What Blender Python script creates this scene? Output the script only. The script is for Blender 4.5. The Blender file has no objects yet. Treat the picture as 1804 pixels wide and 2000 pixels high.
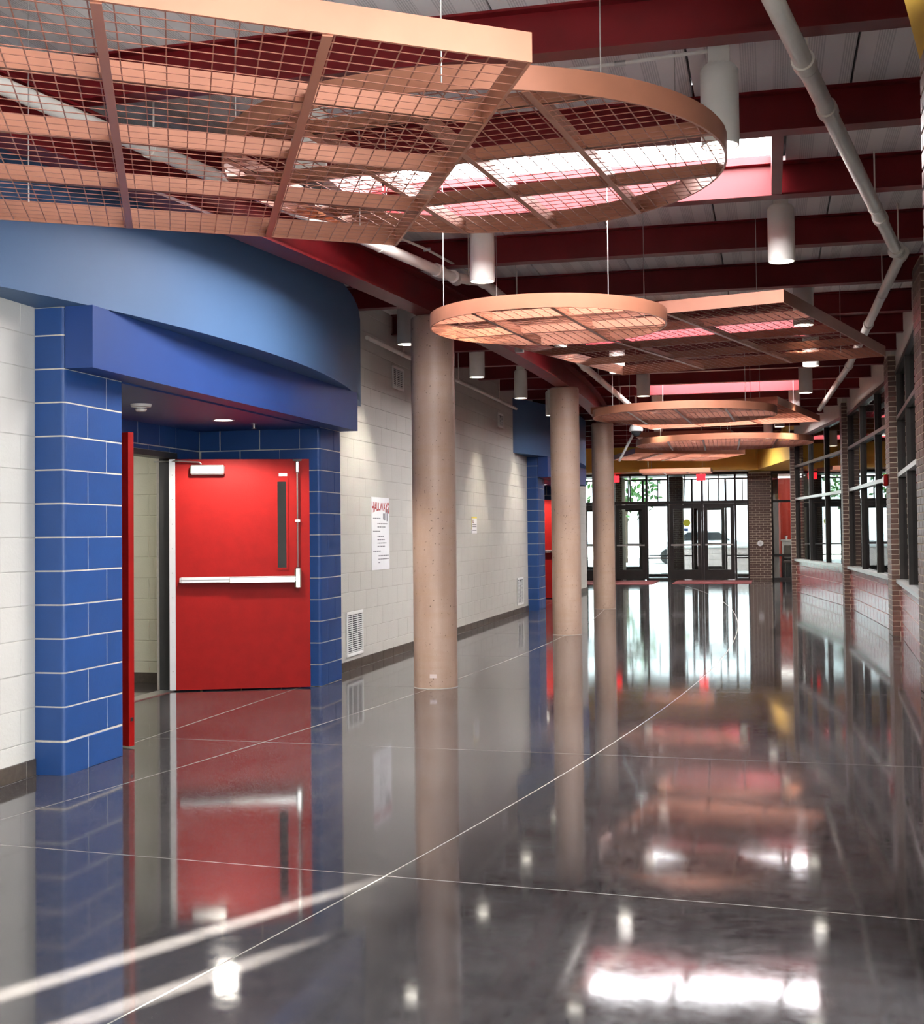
import bpy, math, random
from mathutils import Matrix, Vector
random.seed(7)
scene = bpy.context.scene
COL = scene.collection
# ------------------------------------------------------------------ camera
# World frame: X runs across the corridor (to the right), Y along it, Z up.
F_PX, PITCH, ROLL, HEAD, EYE = 2500.0, 0.028, 0.0105, math.radians(13.5), 1.42
cam_d = bpy.data.cameras.new('camera'); cam = bpy.data.objects.new('camera', cam_d); COL.objects.link(cam)
cam_d.sensor_fit = 'VERTICAL'; cam_d.sensor_height = 36.0; cam_d.lens = 36.0 * F_PX / 2000.0
cam_d.shift_y = -((1000.0 - (1042.0 - F_PX * math.tan(PITCH))) / 2000.0)
cam_d.clip_start = 0.05; cam_d.clip_end = 400
_f = Vector((-math.sin(HEAD) * math.cos(PITCH), math.cos(HEAD) * math.cos(PITCH), math.sin(PITCH)))
_r0 = Vector((math.cos(HEAD), math.sin(HEAD), 0)); _u0 = _r0.cross(_f)
_r = _r0 * math.cos(ROLL) - _u0 * math.sin(ROLL); _u = _r0 * math.sin(ROLL) + _u0 * math.cos(ROLL)
_m = Matrix((( _r.x, _u.x, -_f.x, 0), (_r.y, _u.y, -_f.y, 0), (_r.z, _u.z, -_f.z, EYE), (0, 0, 0, 1)))
cam.matrix_world = _m
scene.camera = cam
# ------------------------------------------------------------------ light and exposure
SKYLIGHT_STRENGTH = 15.0
PENDANT_W = 130.0
scene.view_settings.view_transform = 'Standard'; scene.view_settings.look = 'None'
scene.view_settings.gamma = 1.0; scene.view_settings.use_curve_mapping = False
scene.view_settings.exposure = 1.25
wd = bpy.data.worlds.new('daylight'); scene.world = wd; wd.use_nodes = True
_bg = wd.node_tree.nodes['Background']; _bg.inputs[0].default_value = (0.93, 0.97, 1.0, 1); _bg.inputs[1].default_value = 5.2
sun_d = bpy.data.lights.new('sun', 'SUN'); sun_d.energy = 420.0; sun_d.angle = math.radians(0.5); sun_d.color = (1, 0.93, 0.82)
sun = bpy.data.objects.new('sun', sun_d); COL.objects.link(sun)
_sd = Vector((-0.5, -1.0, -0.157)).normalized()      # low sun from the far right
sun.rotation_euler = _sd.to_track_quat('-Z', 'Y').to_euler(); sun.location = (20, 40, 8)
cy = scene.cycles
cy.max_bounces = 6; cy.diffuse_bounces = 3; cy.glossy_bounces = 3; cy.transmission_bounces = 2
cy.use_adaptive_sampling = True; cy.adaptive_threshold = 0.10; cy.adaptive_min_samples = 16; cy.transparent_max_bounces = 16
cy.caustics_reflective = False; cy.caustics_refractive = False; cy.sample_clamp_indirect = 6.0

# ------------------------------------------------------------------ curves of the plan
def w_col(u): return -2.77 - 0.0068 * (u - 17.9) ** 2      # column line
def w_right(u): return 1.56 - 0.0068 * (u - 17.9) ** 2     # face of the right-hand piers
def w_joint(u): return -0.47 - 0.0068 * (u - 17.9) ** 2    # long floor joint
W_WALL, W_PIL, W_BOX, W_DOOR = -4.31, -4.11, -3.925, -5.34
Z_BOX, Z_DRUM = 2.438, 2.815
DECK = 4.01; PUR_BOT = 3.77; GIR_BOT = 3.45

# ------------------------------------------------------------------ materials
MATS = {}
def nmat(name):
    m = bpy.data.materials.new(name); m.use_nodes = True; MATS[name] = m
    nt = m.node_tree; b = nt.nodes['Principled BSDF']
    return m, nt, b
def setp(b, color=None, rough=None, metal=None, spec=None, coat=None, coat_r=None):
    if color is not None: b.inputs['Base Color'].default_value = (*color, 1)
    if rough is not None: b.inputs['Roughness'].default_value = rough
    if metal is not None: b.inputs['Metallic'].default_value = metal
    if spec is not None: b.inputs['Specular IOR Level'].default_value = spec
    if coat is not None: b.inputs['Coat Weight'].default_value = coat
    if coat_r is not None: b.inputs['Coat Roughness'].default_value = coat_r
def mixc(nt, fac, a, bcol):
    n = nt.nodes.new('ShaderNodeMix'); n.data_type = 'RGBA'
    if hasattr(fac, 'is_linked'): nt.links.new(fac, n.inputs[0])
    else: n.inputs[0].default_value = fac
    for s, v in ((6, a), (7, bcol)):
        if hasattr(v, 'is_linked'): nt.links.new(v, n.inputs[s])
        else: n.inputs[s].default_value = (*v, 1)
    return n.outputs[2]
def noise(nt, scale, detail=3.0, coord='Object', rough=0.55, stretch=None):
    tc = nt.nodes.new('ShaderNodeTexCoord'); n = nt.nodes.new('ShaderNodeTexNoise')
    n.inputs['Scale'].default_value = scale; n.inputs['Detail'].default_value = detail; n.inputs['Roughness'].default_value = rough
    src = tc.outputs[coord]
    if stretch:
        mp = nt.nodes.new('ShaderNodeMapping'); mp.inputs['Scale'].default_value = stretch
        nt.links.new(src, mp.inputs[0]); src = mp.outputs[0]
    nt.links.new(src, n.inputs['Vector'])
    return n.outputs['Fac']
def ramp(nt, fac, p0, p1, c0=0.0, c1=1.0):
    n = nt.nodes.new('ShaderNodeMapRange'); n.clamp = True
    nt.links.new(fac, n.inputs[0]); n.inputs[1].default_value = p0; n.inputs[2].default_value = p1
    n.inputs[3].default_value = c0; n.inputs[4].default_value = c1
    return n.outputs[0]
def bump(nt, b, h, strength=0.2, dist=0.01):
    n = nt.nodes.new('ShaderNodeBump'); n.inputs['Strength'].default_value = strength; n.inputs['Distance'].default_value = dist
    nt.links.new(h, n.inputs['Height']); nt.links.new(n.outputs[0], b.inputs['Normal'])
def objrand(nt):
    n = nt.nodes.new('ShaderNodeObjectInfo'); return n.outputs['Random']
def simple(name, color, rough=0.5, metal=0.0, var=0.06, scale=6.0, spec=0.5, coat=None, bmp=None, rnd=0.0, coat_r=0.1):
    m, nt, b = nmat(name); setp(b, color, rough, metal, spec, coat, coat_r)
    lo = tuple(c * (1 - var) for c in color); hi = tuple(min(1, c * (1 + var)) for c in color)
    c = mixc(nt, ramp(nt, noise(nt, scale), 0.35, 0.65), lo, hi)
    if rnd:
        dk = tuple(x * (1 - rnd) for x in color)
        c2 = mixc(nt, objrand(nt), dk, tuple(min(1, x * (1 + rnd)) for x in color)); c = mixc(nt, 0.5, c, c2)
    nt.links.new(c, b.inputs['Base Color'])
    if bmp: bump(nt, b, noise(nt, bmp[0], 2), bmp[1], 0.005)
    return m
simple('white_block', (0.53, 0.512, 0.47), 0.5, var=0.03, scale=3, bmp=(60, 0.25), rnd=0.02)
simple('white_joint', (0.47, 0.45, 0.41), 0.6, var=0.03)
simple('cream_block', (0.62, 0.60, 0.46), 0.5, var=0.03, bmp=(60, 0.25), rnd=0.03)
simple('blue_block', (0.011, 0.056, 0.205), 0.5, var=0.06, scale=5, rnd=0.08, coat=0.05, bmp=(40, 0.1))
simple('mortar_pale', (0.54, 0.50, 0.43), 0.8, var=0.05, scale=30)
simple('drum_blue', (0.062, 0.130, 0.255), 0.55, var=0.03, scale=2)
simple('box_blue', (0.017, 0.055, 0.215), 0.5, var=0.04, scale=2)
simple('yellow_paint', (0.84, 0.50, 0.075), 0.5, var=0.03, scale=2)
simple('beige_paint', (0.62, 0.57, 0.52), 0.6, var=0.03)
simple('soffit_grey', (0.45, 0.42, 0.38), 0.7, var=0.04)
simple('red_steel', (0.15, 0.006, 0.009), 0.42, var=0.12, scale=4, spec=0.3)
simple('red_door', (0.25, 0.006, 0.005), 0.5, var=0.05, scale=8, spec=0.15, bmp=(120, 0.1))
simple('copper', (0.40, 0.16, 0.095), 0.34, metal=0.35, var=0.05, scale=5, spec=0.6)
simple('copper_wire', (0.34, 0.13, 0.085), 0.38, metal=0.35, var=0.08, scale=20)
simple('pipe_white', (0.84, 0.80, 0.73), 0.38, var=0.03)
simple('lamp_white', (0.85, 0.82, 0.76), 0.5, var=0.02)
simple('steel', (0.55, 0.54, 0.52), 0.28, metal=0.9, var=0.06, scale=12)
simple('steel_dark', (0.20, 0.19, 0.18), 0.4, metal=0.8, var=0.06)
simple('chrome', (0.75, 0.73, 0.70), 0.16, metal=1.0, var=0.03)
simple('aluminium', (0.58, 0.58, 0.57), 0.32, metal=0.7, var=0.04)
simple('bronze', (0.030, 0.026, 0.024), 0.35, metal=0.2, var=0.1, scale=6)
simple('black_frame', (0.022, 0.022, 0.022), 0.45, var=0.1)
simple('black_rubber', (0.012, 0.012, 0.012), 0.6, var=0.1)
simple('base_brown', (0.075, 0.058, 0.045), 0.4, var=0.15, scale=30)
simple('brick', (0.115, 0.062, 0.046), 0.36, var=0.15, scale=25, rnd=0.55, bmp=(80, 0.25), spec=0.6)
simple('mortar_brick', (0.62, 0.54, 0.42), 0.85, var=0.06, scale=40)
simple('red_tile', (0.30, 0.030, 0.030), 0.22, var=0.08, scale=4, rnd=0.1, coat=1.0, coat_r=0.2)
simple('vent_white', (0.80, 0.80, 0.78), 0.45, var=0.02)
simple('vent_dark', (0.05, 0.05, 0.055), 0.7, var=0.1)
simple('paper', (0.82, 0.82, 0.84), 0.6, var=0.02)
simple('ink_grey', (0.16, 0.16, 0.18), 0.7, var=0.1)
simple('ink_red', (0.42, 0.03, 0.03), 0.6, var=0.06)
simple('ink_black', (0.02, 0.02, 0.02), 0.6, var=0.1)
simple('yellow_print', (0.80, 0.66, 0.08), 0.5, var=0.03)
simple('brown_print', (0.25, 0.08, 0.05), 0.5, var=0.1)
simple('red_mat', (0.24, 0.055, 0.055), 0.95, var=0.2, scale=60, bmp=(150, 0.4))
simple('office_red', (0.62, 0.055, 0.030), 0.4, var=0.04, scale=2)
simple('desk_white', (0.78, 0.76, 0.72), 0.4, var=0.02)
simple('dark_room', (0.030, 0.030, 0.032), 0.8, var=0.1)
simple('shade_cloth', (0.16, 0.15, 0.14), 0.9, var=0.08)
simple('chair_grey', (0.30, 0.28, 0.26), 0.6, var=0.08)
simple('chair_black', (0.02, 0.02, 0.022), 0.6, var=0.1)
simple('planter_blue', (0.10, 0.20, 0.55), 0.5, var=0.05)
simple('orange_plastic', (0.75, 0.16, 0.04), 0.4, var=0.05)
simple('leaf', (0.05, 0.14, 0.03), 0.6, var=0.4, scale=3)
simple('bark', (0.12, 0.08, 0.055), 0.9, var=0.2)
simple('pavement', (0.55, 0.54, 0.53), 0.8, var=0.08, scale=1.5)
simple('pale_block', (0.62, 0.52, 0.50), 0.6, var=0.06, rnd=0.06)
simple('car_paint', (0.70, 0.71, 0.73), 0.25, var=0.02)
simple('car_glass', (0.03, 0.035, 0.04), 0.1, var=0.05)
def emit(name, color, strength):
    m, nt, b = nmat(name); setp(b, color, 0.5)
    b.inputs['Emission Color'].default_value = (*color, 1); b.inputs['Emission Strength'].default_value = strength
    return m
emit('skylight_lens', (0.97, 0.98, 1.0), SKYLIGHT_STRENGTH)
emit('lamp_glow', (1.0, 0.95, 0.85), 7.0)
emit('tube_glow', (1.0, 0.97, 0.92), 5.0)
emit('exit_red', (0.95, 0.02, 0.03), 1.4)
def glass(name, tint, rough=0.0, f0=0.04):
    """clear pane: transparent, with a mirror share that grows toward grazing angles (same from both sides)"""
    m = bpy.data.materials.new(name); m.use_nodes = True; MATS[name] = m
    nt = m.node_tree; nt.nodes.clear()
    def N(t): return nt.nodes.new(t)
    def M(op, a, v=None):
        n = N('ShaderNodeMath'); n.operation = op; nt.links.new(a, n.inputs[0])
        if v is not None: n.inputs[1].default_value = v
        return n.outputs[0]
    out = N('ShaderNodeOutputMaterial'); mx = N('ShaderNodeMixShader'); tr = N('ShaderNodeBsdfTransparent'); gl = N('ShaderNodeBsdfGlossy')
    ge = N('ShaderNodeNewGeometry'); vm = N('ShaderNodeVectorMath'); vm.operation = 'DOT_PRODUCT'
    nt.links.new(ge.outputs['Normal'], vm.inputs[0]); nt.links.new(ge.outputs['Incoming'], vm.inputs[1])
    c_ = M('ABSOLUTE', vm.outputs['Value'])
    one = N('ShaderNodeMath'); one.operation = 'SUBTRACT'; one.inputs[0].default_value = 1.0; nt.links.new(c_, one.inputs[1])
    p5 = M('POWER', one.outputs[0], 5.0); fac = M('ADD', M('MULTIPLY', p5, 1 - f0), f0)
    tr.inputs[0].default_value = (*tint, 1); gl.inputs['Roughness'].default_value = rough
    nt.links.new(fac, mx.inputs[0]); nt.links.new(tr.outputs[0], mx.inputs[1]); nt.links.new(gl.outputs[0], mx.inputs[2])
    nt.links.new(mx.outputs[0], out.inputs[0]); return m
glass('glass', (0.95, 0.97, 0.965)); glass('glass_entry', (0.74, 0.78, 0.78)); glass('glass_tint', (0.75, 0.78, 0.78))
glass('glass_dark', (0.04, 0.045, 0.045))
m = simple('sticker_yellow', (0.85, 0.80, 0.08), 0.5, var=0.03)
_nt = m.node_tree; _o = _nt.nodes['Material Output']; _t = _nt.nodes.new('ShaderNodeBsdfTranslucent'); _t.inputs[0].default_value = (0.80, 0.78, 0.06, 1)
_mx = _nt.nodes.new('ShaderNodeMixShader'); _mx.inputs[0].default_value = 0.5
_nt.links.new(_nt.nodes['Principled BSDF'].outputs[0], _mx.inputs[1]); _nt.links.new(_t.outputs[0], _mx.inputs[2]); _nt.links.new(_mx.outputs[0], _o.inputs[0])
# polished concrete floor
m, nt, b = nmat('floor_concrete')
tcn = noise(nt, 0.9, 5, 'Object', 0.65); fine = noise(nt, 14, 6, 'Object', 0.7); spk = noise(nt, 190, 2, 'Object')
c = mixc(nt, ramp(nt, tcn, 0.3, 0.7), (0.026, 0.0235, 0.025), (0.066, 0.060, 0.061))
c = mixc(nt, ramp(nt, fine, 0.40, 0.80, 0, 0.25), c, (0.14, 0.13, 0.128))
c = mixc(nt, ramp(nt, spk, 0.70, 0.78, 0, 0.5), c, (0.34, 0.33, 0.32))
nt.links.new(c, b.inputs['Base Color'])
nt.links.new(ramp(nt, fine, 0.3, 0.8, 0.04, 0.095), b.inputs['Roughness'])
b.inputs['Specular IOR Level'].default_value = 0.5
bump(nt, b, noise(nt, 1.6, 2, 'Object'), 0.03, 0.01)
simple('joint_filler', (0.30, 0.275, 0.25), 0.6, var=0.1, scale=20)
# concrete columns
m, nt, b = nmat('column_concrete')
st = noise(nt, 2.2, 5, 'Object', 0.6, (1.5, 1.5, 0.35)); hb = noise(nt, 6, 3, 'Object', 0.5, (0.4, 0.4, 3.0)); pit = noise(nt, 42, 1, 'Object')
c = mixc(nt, ramp(nt, st, 0.3, 0.7), (0.34, 0.220, 0.165), (0.47, 0.34, 0.27))
c = mixc(nt, ramp(nt, hb, 0.45, 0.75, 0, 0.5), c, (0.39, 0.25, 0.165))
c = mixc(nt, ramp(nt, pit, 0.29, 0.25, 0, 0.85), c, (0.11, 0.06, 0.04))
c = mixc(nt, ramp(nt, noise(nt, 160, 2), 0.6, 0.8, 0, 0.4), c, (0.6, 0.5, 0.42))
nt.links.new(c, b.inputs['Base Color']); setp(b, rough=0.42)
bump(nt, b, pit, 0.15, 0.004)
# perforated white roof deck: plain and dotted bands alternate
m, nt, b = nmat('deck_white')
tc = nt.nodes.new('ShaderNodeTexCoord'); sx = nt.nodes.new('ShaderNodeSeparateXYZ'); nt.links.new(tc.outputs['Object'], sx.inputs[0])
def mth(op, a, v):
    n = nt.nodes.new('ShaderNodeMath'); n.operation = op; nt.links.new(a, n.inputs[0])
    if v is not None: n.inputs[1].default_value = v
    return n.outputs[0]
band = mth('GREATER_THAN', mth('FRACT', mth('MULTIPLY', sx.outputs[0], 5.5), None), 0.5)
vo = nt.nodes.new('ShaderNodeTexVoronoi'); vo.inputs['Scale'].default_value = 75; vo.inputs['Randomness'].default_value = 0.0
nt.links.new(tc.outputs['Object'], vo.inputs['Vector'])
dot = mth('LESS_THAN', vo.outputs['Distance'], 0.36)
mm = nt.nodes.new('ShaderNodeMath'); mm.operation = 'MULTIPLY'; nt.links.new(band, mm.inputs[0]); nt.links.new(dot, mm.inputs[1])
c = mixc(nt, mth('MULTIPLY', mm.outputs[0], 0.55), (0.86, 0.83, 0.81), (0.30, 0.29, 0.29))
nt.links.new(c, b.inputs['Base Color']); setp(b, rough=0.6)

# ------------------------------------------------------------------ mesh helpers
class MB:
    def __init__(s): s.v = []; s.f = []
    def add(s, vs, fs):
        o = len(s.v); s.v += [tuple(p) for p in vs]; s.f += [tuple(i + o for i in f) for f in fs]; return s
    def box(s, x0, x1, y0, y1, z0, z1):
        return s.add([(x0,y0,z0),(x1,y0,z0),(x1,y1,z0),(x0,y1,z0),(x0,y0,z1),(x1,y0,z1),(x1,y1,z1),(x0,y1,z1)],
                     [(0,3,2,1),(4,5,6,7),(0,1,5,4),(1,2,6,5),(2,3,7,6),(3,0,4,7)])
    def cbox(s, x0, x1, y0, y1, z0, z1, c):     # box with all edges chamfered
        X = ((x0, x0+c), (x1, x1-c)); Y = ((y0, y0+c), (y1, y1-c)); Z = ((z0, z0+c), (z1, z1-c))
        vs = []; ix = {}
        for i in (0,1):
            for j in (0,1):
                for k in (0,1):
                    for a in range(3):
                        ix[i,j,k,a] = len(vs)
                        vs.append((X[i][0 if a==0 else 1], Y[j][0 if a==1 else 1], Z[k][0 if a==2 else 1]))
        g = lambda i,j,k,a: ix[i,j,k,a]
        fs = []
        for i in (0,1):
            q = [g(i,0,0,0), g(i,1,0,0), g(i,1,1,0), g(i,0,1,0)]; fs.append(q if i else q[::-1])
            q = [g(0,i,0,1), g(1,i,0,1), g(1,i,1,1), g(0,i,1,1)]; fs.append(q[::-1] if i else q)
            q = [g(0,0,i,2), g(1,0,i,2), g(1,1,i,2), g(0,1,i,2)]; fs.append(q if i else q[::-1])
        for i in (0,1):
            for j in (0,1):
                s1 = (i == j)
                q = [g(i,j,0,0), g(i,j,1,0), g(i,j,1,1), g(i,j,0,1)]; fs.append(q[::-1] if s1 else q)
                q = [g(i,0,j,0), g(i,1,j,0), g(i,1,j,2), g(i,0,j,2)]; fs.append(q if s1 else q[::-1])
                q = [g(0,i,j,1), g(1,i,j,1), g(1,i,j,2), g(0,i,j,2)]; fs.append(q[::-1] if s1 else q)
                for k in (0,1):
                    q = [g(i,j,k,0), g(i,j,k,1), g(i,j,k,2)]; fs.append(q if (i+j+k) % 2 else q[::-1])
        return s.add(vs, fs)
    def prism(s, poly, z0, z1):                 # poly counter-clockwise in plan
        n = len(poly)
        vs = [(x,y,z0) for x,y in poly] + [(x,y,z1) for x,y in poly]
        fs = [tuple(range(n))[::-1], tuple(range(n, 2*n))] + [(i,(i+1)%n,n+(i+1)%n,n+i) for i in range(n)]
        return s.add(vs, fs)
    def tube(s, p0, p1, r0, r1=None, n=12, cap=True):
        r1 = r0 if r1 is None else r1
        a = Vector(p0); bb = Vector(p1); d = (bb-a).normalized()
        t = Vector((0,0,1)) if abs(d.z) < 0.9 else Vector((1,0,0))
        e1 = d.cross(t).normalized(); e2 = d.cross(e1)
        vs = []
        for c_, r_ in ((a, r0), (bb, r1)):
            for i in range(n):
                th = 2*math.pi*i/n; vs.append(c_ + e1*(r_*math.cos(th)) + e2*(r_*math.sin(th)))
        fs = [(i,n+i,n+(i+1)%n,(i+1)%n) for i in range(n)]
        if cap: fs += [tuple(range(n)), tuple(range(2*n-1, n-1, -1))]
        return s.add(vs, fs)
    def path(s, pts, r, n=12):                  # round bar through points
        P = [Vector(p) for p in pts]; rings = []; vs = []
        for i, p in enumerate(P):
            d = ((P[min(i+1,len(P)-1)] - P[max(i-1,0)])).normalized()
            t = Vector((0,0,1)) if abs(d.z) < 0.9 else Vector((1,0,0))
            e1 = d.cross(t).normalized(); e2 = d.cross(e1)
            rings.append(len(vs))
            vs += [p + e1*(r*math.cos(2*math.pi*k/n)) + e2*(r*math.sin(2*math.pi*k/n)) for k in range(n)]
        fs = []
        for i in range(len(P)-1):
            a, b2 = rings[i], rings[i+1]
            fs += [(a+k, b2+k, b2+(k+1)%n, a+(k+1)%n) for k in range(n)]
        fs += [tuple(range(n)), tuple(range(rings[-1]+n-1, rings[-1]-1, -1))]
        return s.add(vs, fs)
    def lathe(s, prof, n=32, cx=0, cy_=0):      # prof: (r,z) list, bottom to top along the outside
        vs = []; fs = []
        for r_, z in prof:
            vs += [(cx + r_*math.cos(2*math.pi*k/n), cy_ + r_*math.sin(2*math.pi*k/n), z) for k in range(n)]
        for i in range(len(prof)-1):
            fs += [(i*n+k, i*n+(k+1)%n, (i+1)*n+(k+1)%n, (i+1)*n+k) for k in range(n)]
        return s.add(vs, fs)
    def sweep(s, prof, path2):                  # prof: closed (side, z); path2: plan points
        n = len(prof); vs = []; fs = []
        for i, p in enumerate(path2):
            a = Vector(path2[max(i-1,0)]); c_ = Vector(path2[min(i+1,len(path2)-1)]); d = (c_-a).normalized(); sd = Vector((d.y, -d.x))
            vs += [(p[0]+sd.x*q[0], p[1]+sd.y*q[0], q[1]) for q in prof]
        for i in range(len(path2)-1):
            fs += [(i*n+k, (i+1)*n+k, (i+1)*n+(k+1)%n, i*n+(k+1)%n) for k in range(n)]
        fs += [tuple(range(n)), tuple(range(len(vs)-1, len(vs)-n-1, -1))]
        return s.add(vs, fs)
    def mesh(s, name, mat, smooth=False):
        me = bpy.data.meshes.new(name); me.from_pydata([tuple(v) for v in s.v], [], s.f); me.update()
        me.materials.append(MATS[mat])
        if smooth:
            for p in me.polygons: p.use_smooth = True
            try: me.set_sharp_from_angle(angle=math.radians(40))
            except Exception: pass
        return me
    def build(s, name, mat, parent=None, loc=(0,0,0), rot=0.0, smooth=False):
        return place(name, s.mesh(name, mat, smooth), parent, loc, rot)
def place(name, me, parent=None, loc=(0,0,0), rot=0.0):
    o = bpy.data.objects.new(name, me); COL.objects.link(o); o.location = loc
    if rot: o.rotation_euler = (0, 0, rot)
    if parent: o.parent = parent
    return o
def empty(name, loc=(0,0,0), rot=0.0, parent=None):
    o = place(name, None, parent, loc, rot); o.empty_display_size = 0.2; return o
def tag(o, label=None, cat=None, group=None, kind=None):
    if label: o['label'] = label
    if cat: o['category'] = cat
    if group: o['group'] = group
    if kind: o['kind'] = kind
    return o
def struct(o, label=None): o['kind'] = 'structure'; return tag(o, label)
_cache = {}
def cached(key, fn):
    if key not in _cache: _cache[key] = fn()
    return _cache[key]
def block_mesh(name, dx, dy, dz, c, mat):
    return cached(('blk', name, round(dx,4), round(dy,4), round(dz,4), mat), lambda: MB().cbox(0, dx, 0, dy, 0, dz, c).mesh(name, mat))
def copy_tree(o, parent=None):
    c_ = o.copy(); COL.objects.link(c_); c_.parent = parent
    for ch in list(o.children): copy_tree(ch, c_)
    return c_

# ------------------------------------------------------------------ floor
floor = struct(MB().box(-9, 3.6, 2.1, 44.2, -0.16, -0.0006).box(-9, 1.3, -3.2, 2.1, -0.16, -0.0006).build('floor', 'joint_filler'), 'polished dark grey concrete floor with saw-cut joints')
rows = [-3.2, -0.9, 2.1, 5.13, 8.2, 11.52, 14.5, 17.8, 20.9, 24.0, 27.1, 30.2, 33.3, 37.8, 44.2]
skew = {5.13: -0.09, 8.2: -0.045, 2.1: -0.10, 11.52: 0.02}
def crossy(uu, w): return uu + skew.get(uu, 0) * (w + 1.5)
J = 0.004
lines = [lambda u: -9.0, lambda u: W_WALL + 0.02, w_col, w_joint, lambda u: 3.6 if u >= 2.1 else 1.3]
for i in range(len(rows)-1):
    for j in range(len(lines)-1):
        poly = []
        n = 6
        lo, hi = [], []
        for k in range(n+1):
            t = k/n; u = rows[i] + (rows[i+1]-rows[i]) * t
            for side, lst in ((j, lo), (j+1, hi)):
                w = lines[side](u)
                y = crossy(rows[i], w) * (1-t) + crossy(rows[i+1], w) * t
                y += J if k == 0 else (-J if k == n else 0)
                lst.append((w + (J if side == j else -J), y))
        poly = lo[::-1] + hi            # clockwise/ccw fixed below
        area = sum(poly[a][0]*poly[(a+1)%len(poly)][1] - poly[(a+1)%len(poly)][0]*poly[a][1] for a in range(len(poly)))
        if area < 0: poly = poly[::-1]
        MB().prism(poly, -0.05, 0.0).build('floor_slab', 'floor_concrete', floor)

# ------------------------------------------------------------------ ceiling: deck panels, purlins, girder, skylights
ceil = struct(MB().box(-9, 3.3, 4.0, 38.0, DECK + 0.10, DECK + 0.16).box(-9, 1.6, -3.3, 4.0, DECK + 0.10, DECK + 0.16).build('ceiling', 'vent_dark'), 'white perforated roof deck on red steel beams')
PUR = [-3.0, -1.45, 0.05, 1.6, 3.1, 4.65, 6.2, 7.75, 9.25, 10.92, 12.72, 14.5, 16.05, 17.6, 19.1, 20.65, 22.2, 23.7, 25.2, 26.7, 28.2, 29.7, 31.2, 32.7, 34.2, 35.7]
SKY = {7: (-2.80, 0.05), 11: (-2.20, 0.45), 15: (-2.02, 0.50), 19: (-2.2, 0.25), 23: (-3.2, -0.6)}
def I_prof(hw, h, tf, tw, z0):
    a, t = hw, tw/2
    return [(-a,z0),(a,z0),(a,z0+tf),(t,z0+tf),(t,z0+h-tf),(a,z0+h-tf),(a,z0+h),(-a,z0+h),(-a,z0+h-tf),(-t,z0+h-tf),(-t,z0+tf),(-a,z0+tf)]
def right_wall(u):
    return w_right(max(u, 0)) + 0.13 if u > 0 else w_right(0) + 0.13
for u in PUR:
    x1 = min(right_wall(u), 2.2) - 0.005
    if u > 31: x1 = 0.3
    x0 = W_WALL + 0.005 if u < 30.7 else -8
    MB().sweep(I_prof(0.065, DECK - PUR_BOT, 0.013, 0.012, PUR_BOT), [(x0, u), (x1, u)]).build('purlin', 'red_steel', ceil)
path = [(w_col(u), u) for u in [x * 0.9 for x in range(-3, 35)]]
path = [p for p in path if p[0] > W_WALL + 0.25]
MB().sweep(I_prof(0.10, PUR_BOT - GIR_BOT - 0.002, 0.018, 0.015, GIR_BOT), path).build('girder', 'red_steel', ceil)
# deck panels run along the corridor between beams
edges_w = [-9 + 0.9 * k for k in range(14)]
edges_w = [-4.90, -4.0, -3.1, -2.2, -1.3, -0.4, 0.5, 1.4, 2.3]
for i in range(len(PUR)-1):
    u0, u1 = PUR[i], PUR[i+1]
    for k in range(len(edges_w)-1):
        a, b2 = edges_w[k] + 0.007, edges_w[k+1] - 0.007
        segs = [(a, b2)]
        if i in SKY:
            s0, s1 = SKY[i][0] - 0.1, SKY[i][1] + 0.1; segs = []
            if a < s0: segs.append((a, min(b2, s0)))
            if b2 > s1: segs.append((max(a, s1), b2))
        for (p, q) in segs:
            if q - p < 0.05: continue
            dy = u1 - u0 - 0.004
            me = cached(('deck', round(q-p,3), round(dy,3)), lambda: MB().box(0, q-p, 0, dy, 0, 0.05).mesh('deck_panel', 'deck_white'))
            place('deck_panel', me, ceil, (p, u0 + 0.002, DECK))
    if i in SKY:
        s0, s1 = SKY[i]
        sk = empty('skylight', (0, 0, DECK), 0, ceil)
        MB().box(s0, s1, u0 + 0.01, u1 - 0.01, 0.06, 0.075).build('skylight_pane', 'skylight_lens', sk)
        for x, sg in ((s0, -1), (s1, 1)):
            MB().box(min(x, x + sg*0.07), max(x, x + sg*0.07), u0 + 0.07, u1 - 0.07, -(DECK - PUR_BOT) + 0.002, 0.09).build('trimmer_beam', 'red_steel', sk)
        for y in (u0, u1):
            MB().box(s0, s1, y - 0.012, y + 0.012, 0.0, 0.09).build('curb', 'red_steel', sk)
# strip of ceiling over the side area left of the entrance
MB().box(-9, -4.9, 29.7, 38, DECK, DECK + 0.05).build('deck_panel', 'deck_white', ceil)
# conduit along the deck with fittings
def conduit(pts, r, label):
    o = empty('conduit', (pts[0][0], pts[0][1], pts[0][2])); tag(o, label, 'conduit', None)
    b0 = Vector(pts[0])
    MB().path([Vector(p) - b0 for p in pts], r, 8).build('tube', 'pipe_white', o, smooth=True)
    for p in pts[1:-1]:
        q = Vector(p) - b0; MB().tube(q - Vector((0.03,0,0)), q + Vector((0.03,0,0)), r*1.5, None, 8).build('coupling', 'steel', o)
    return o

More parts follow.
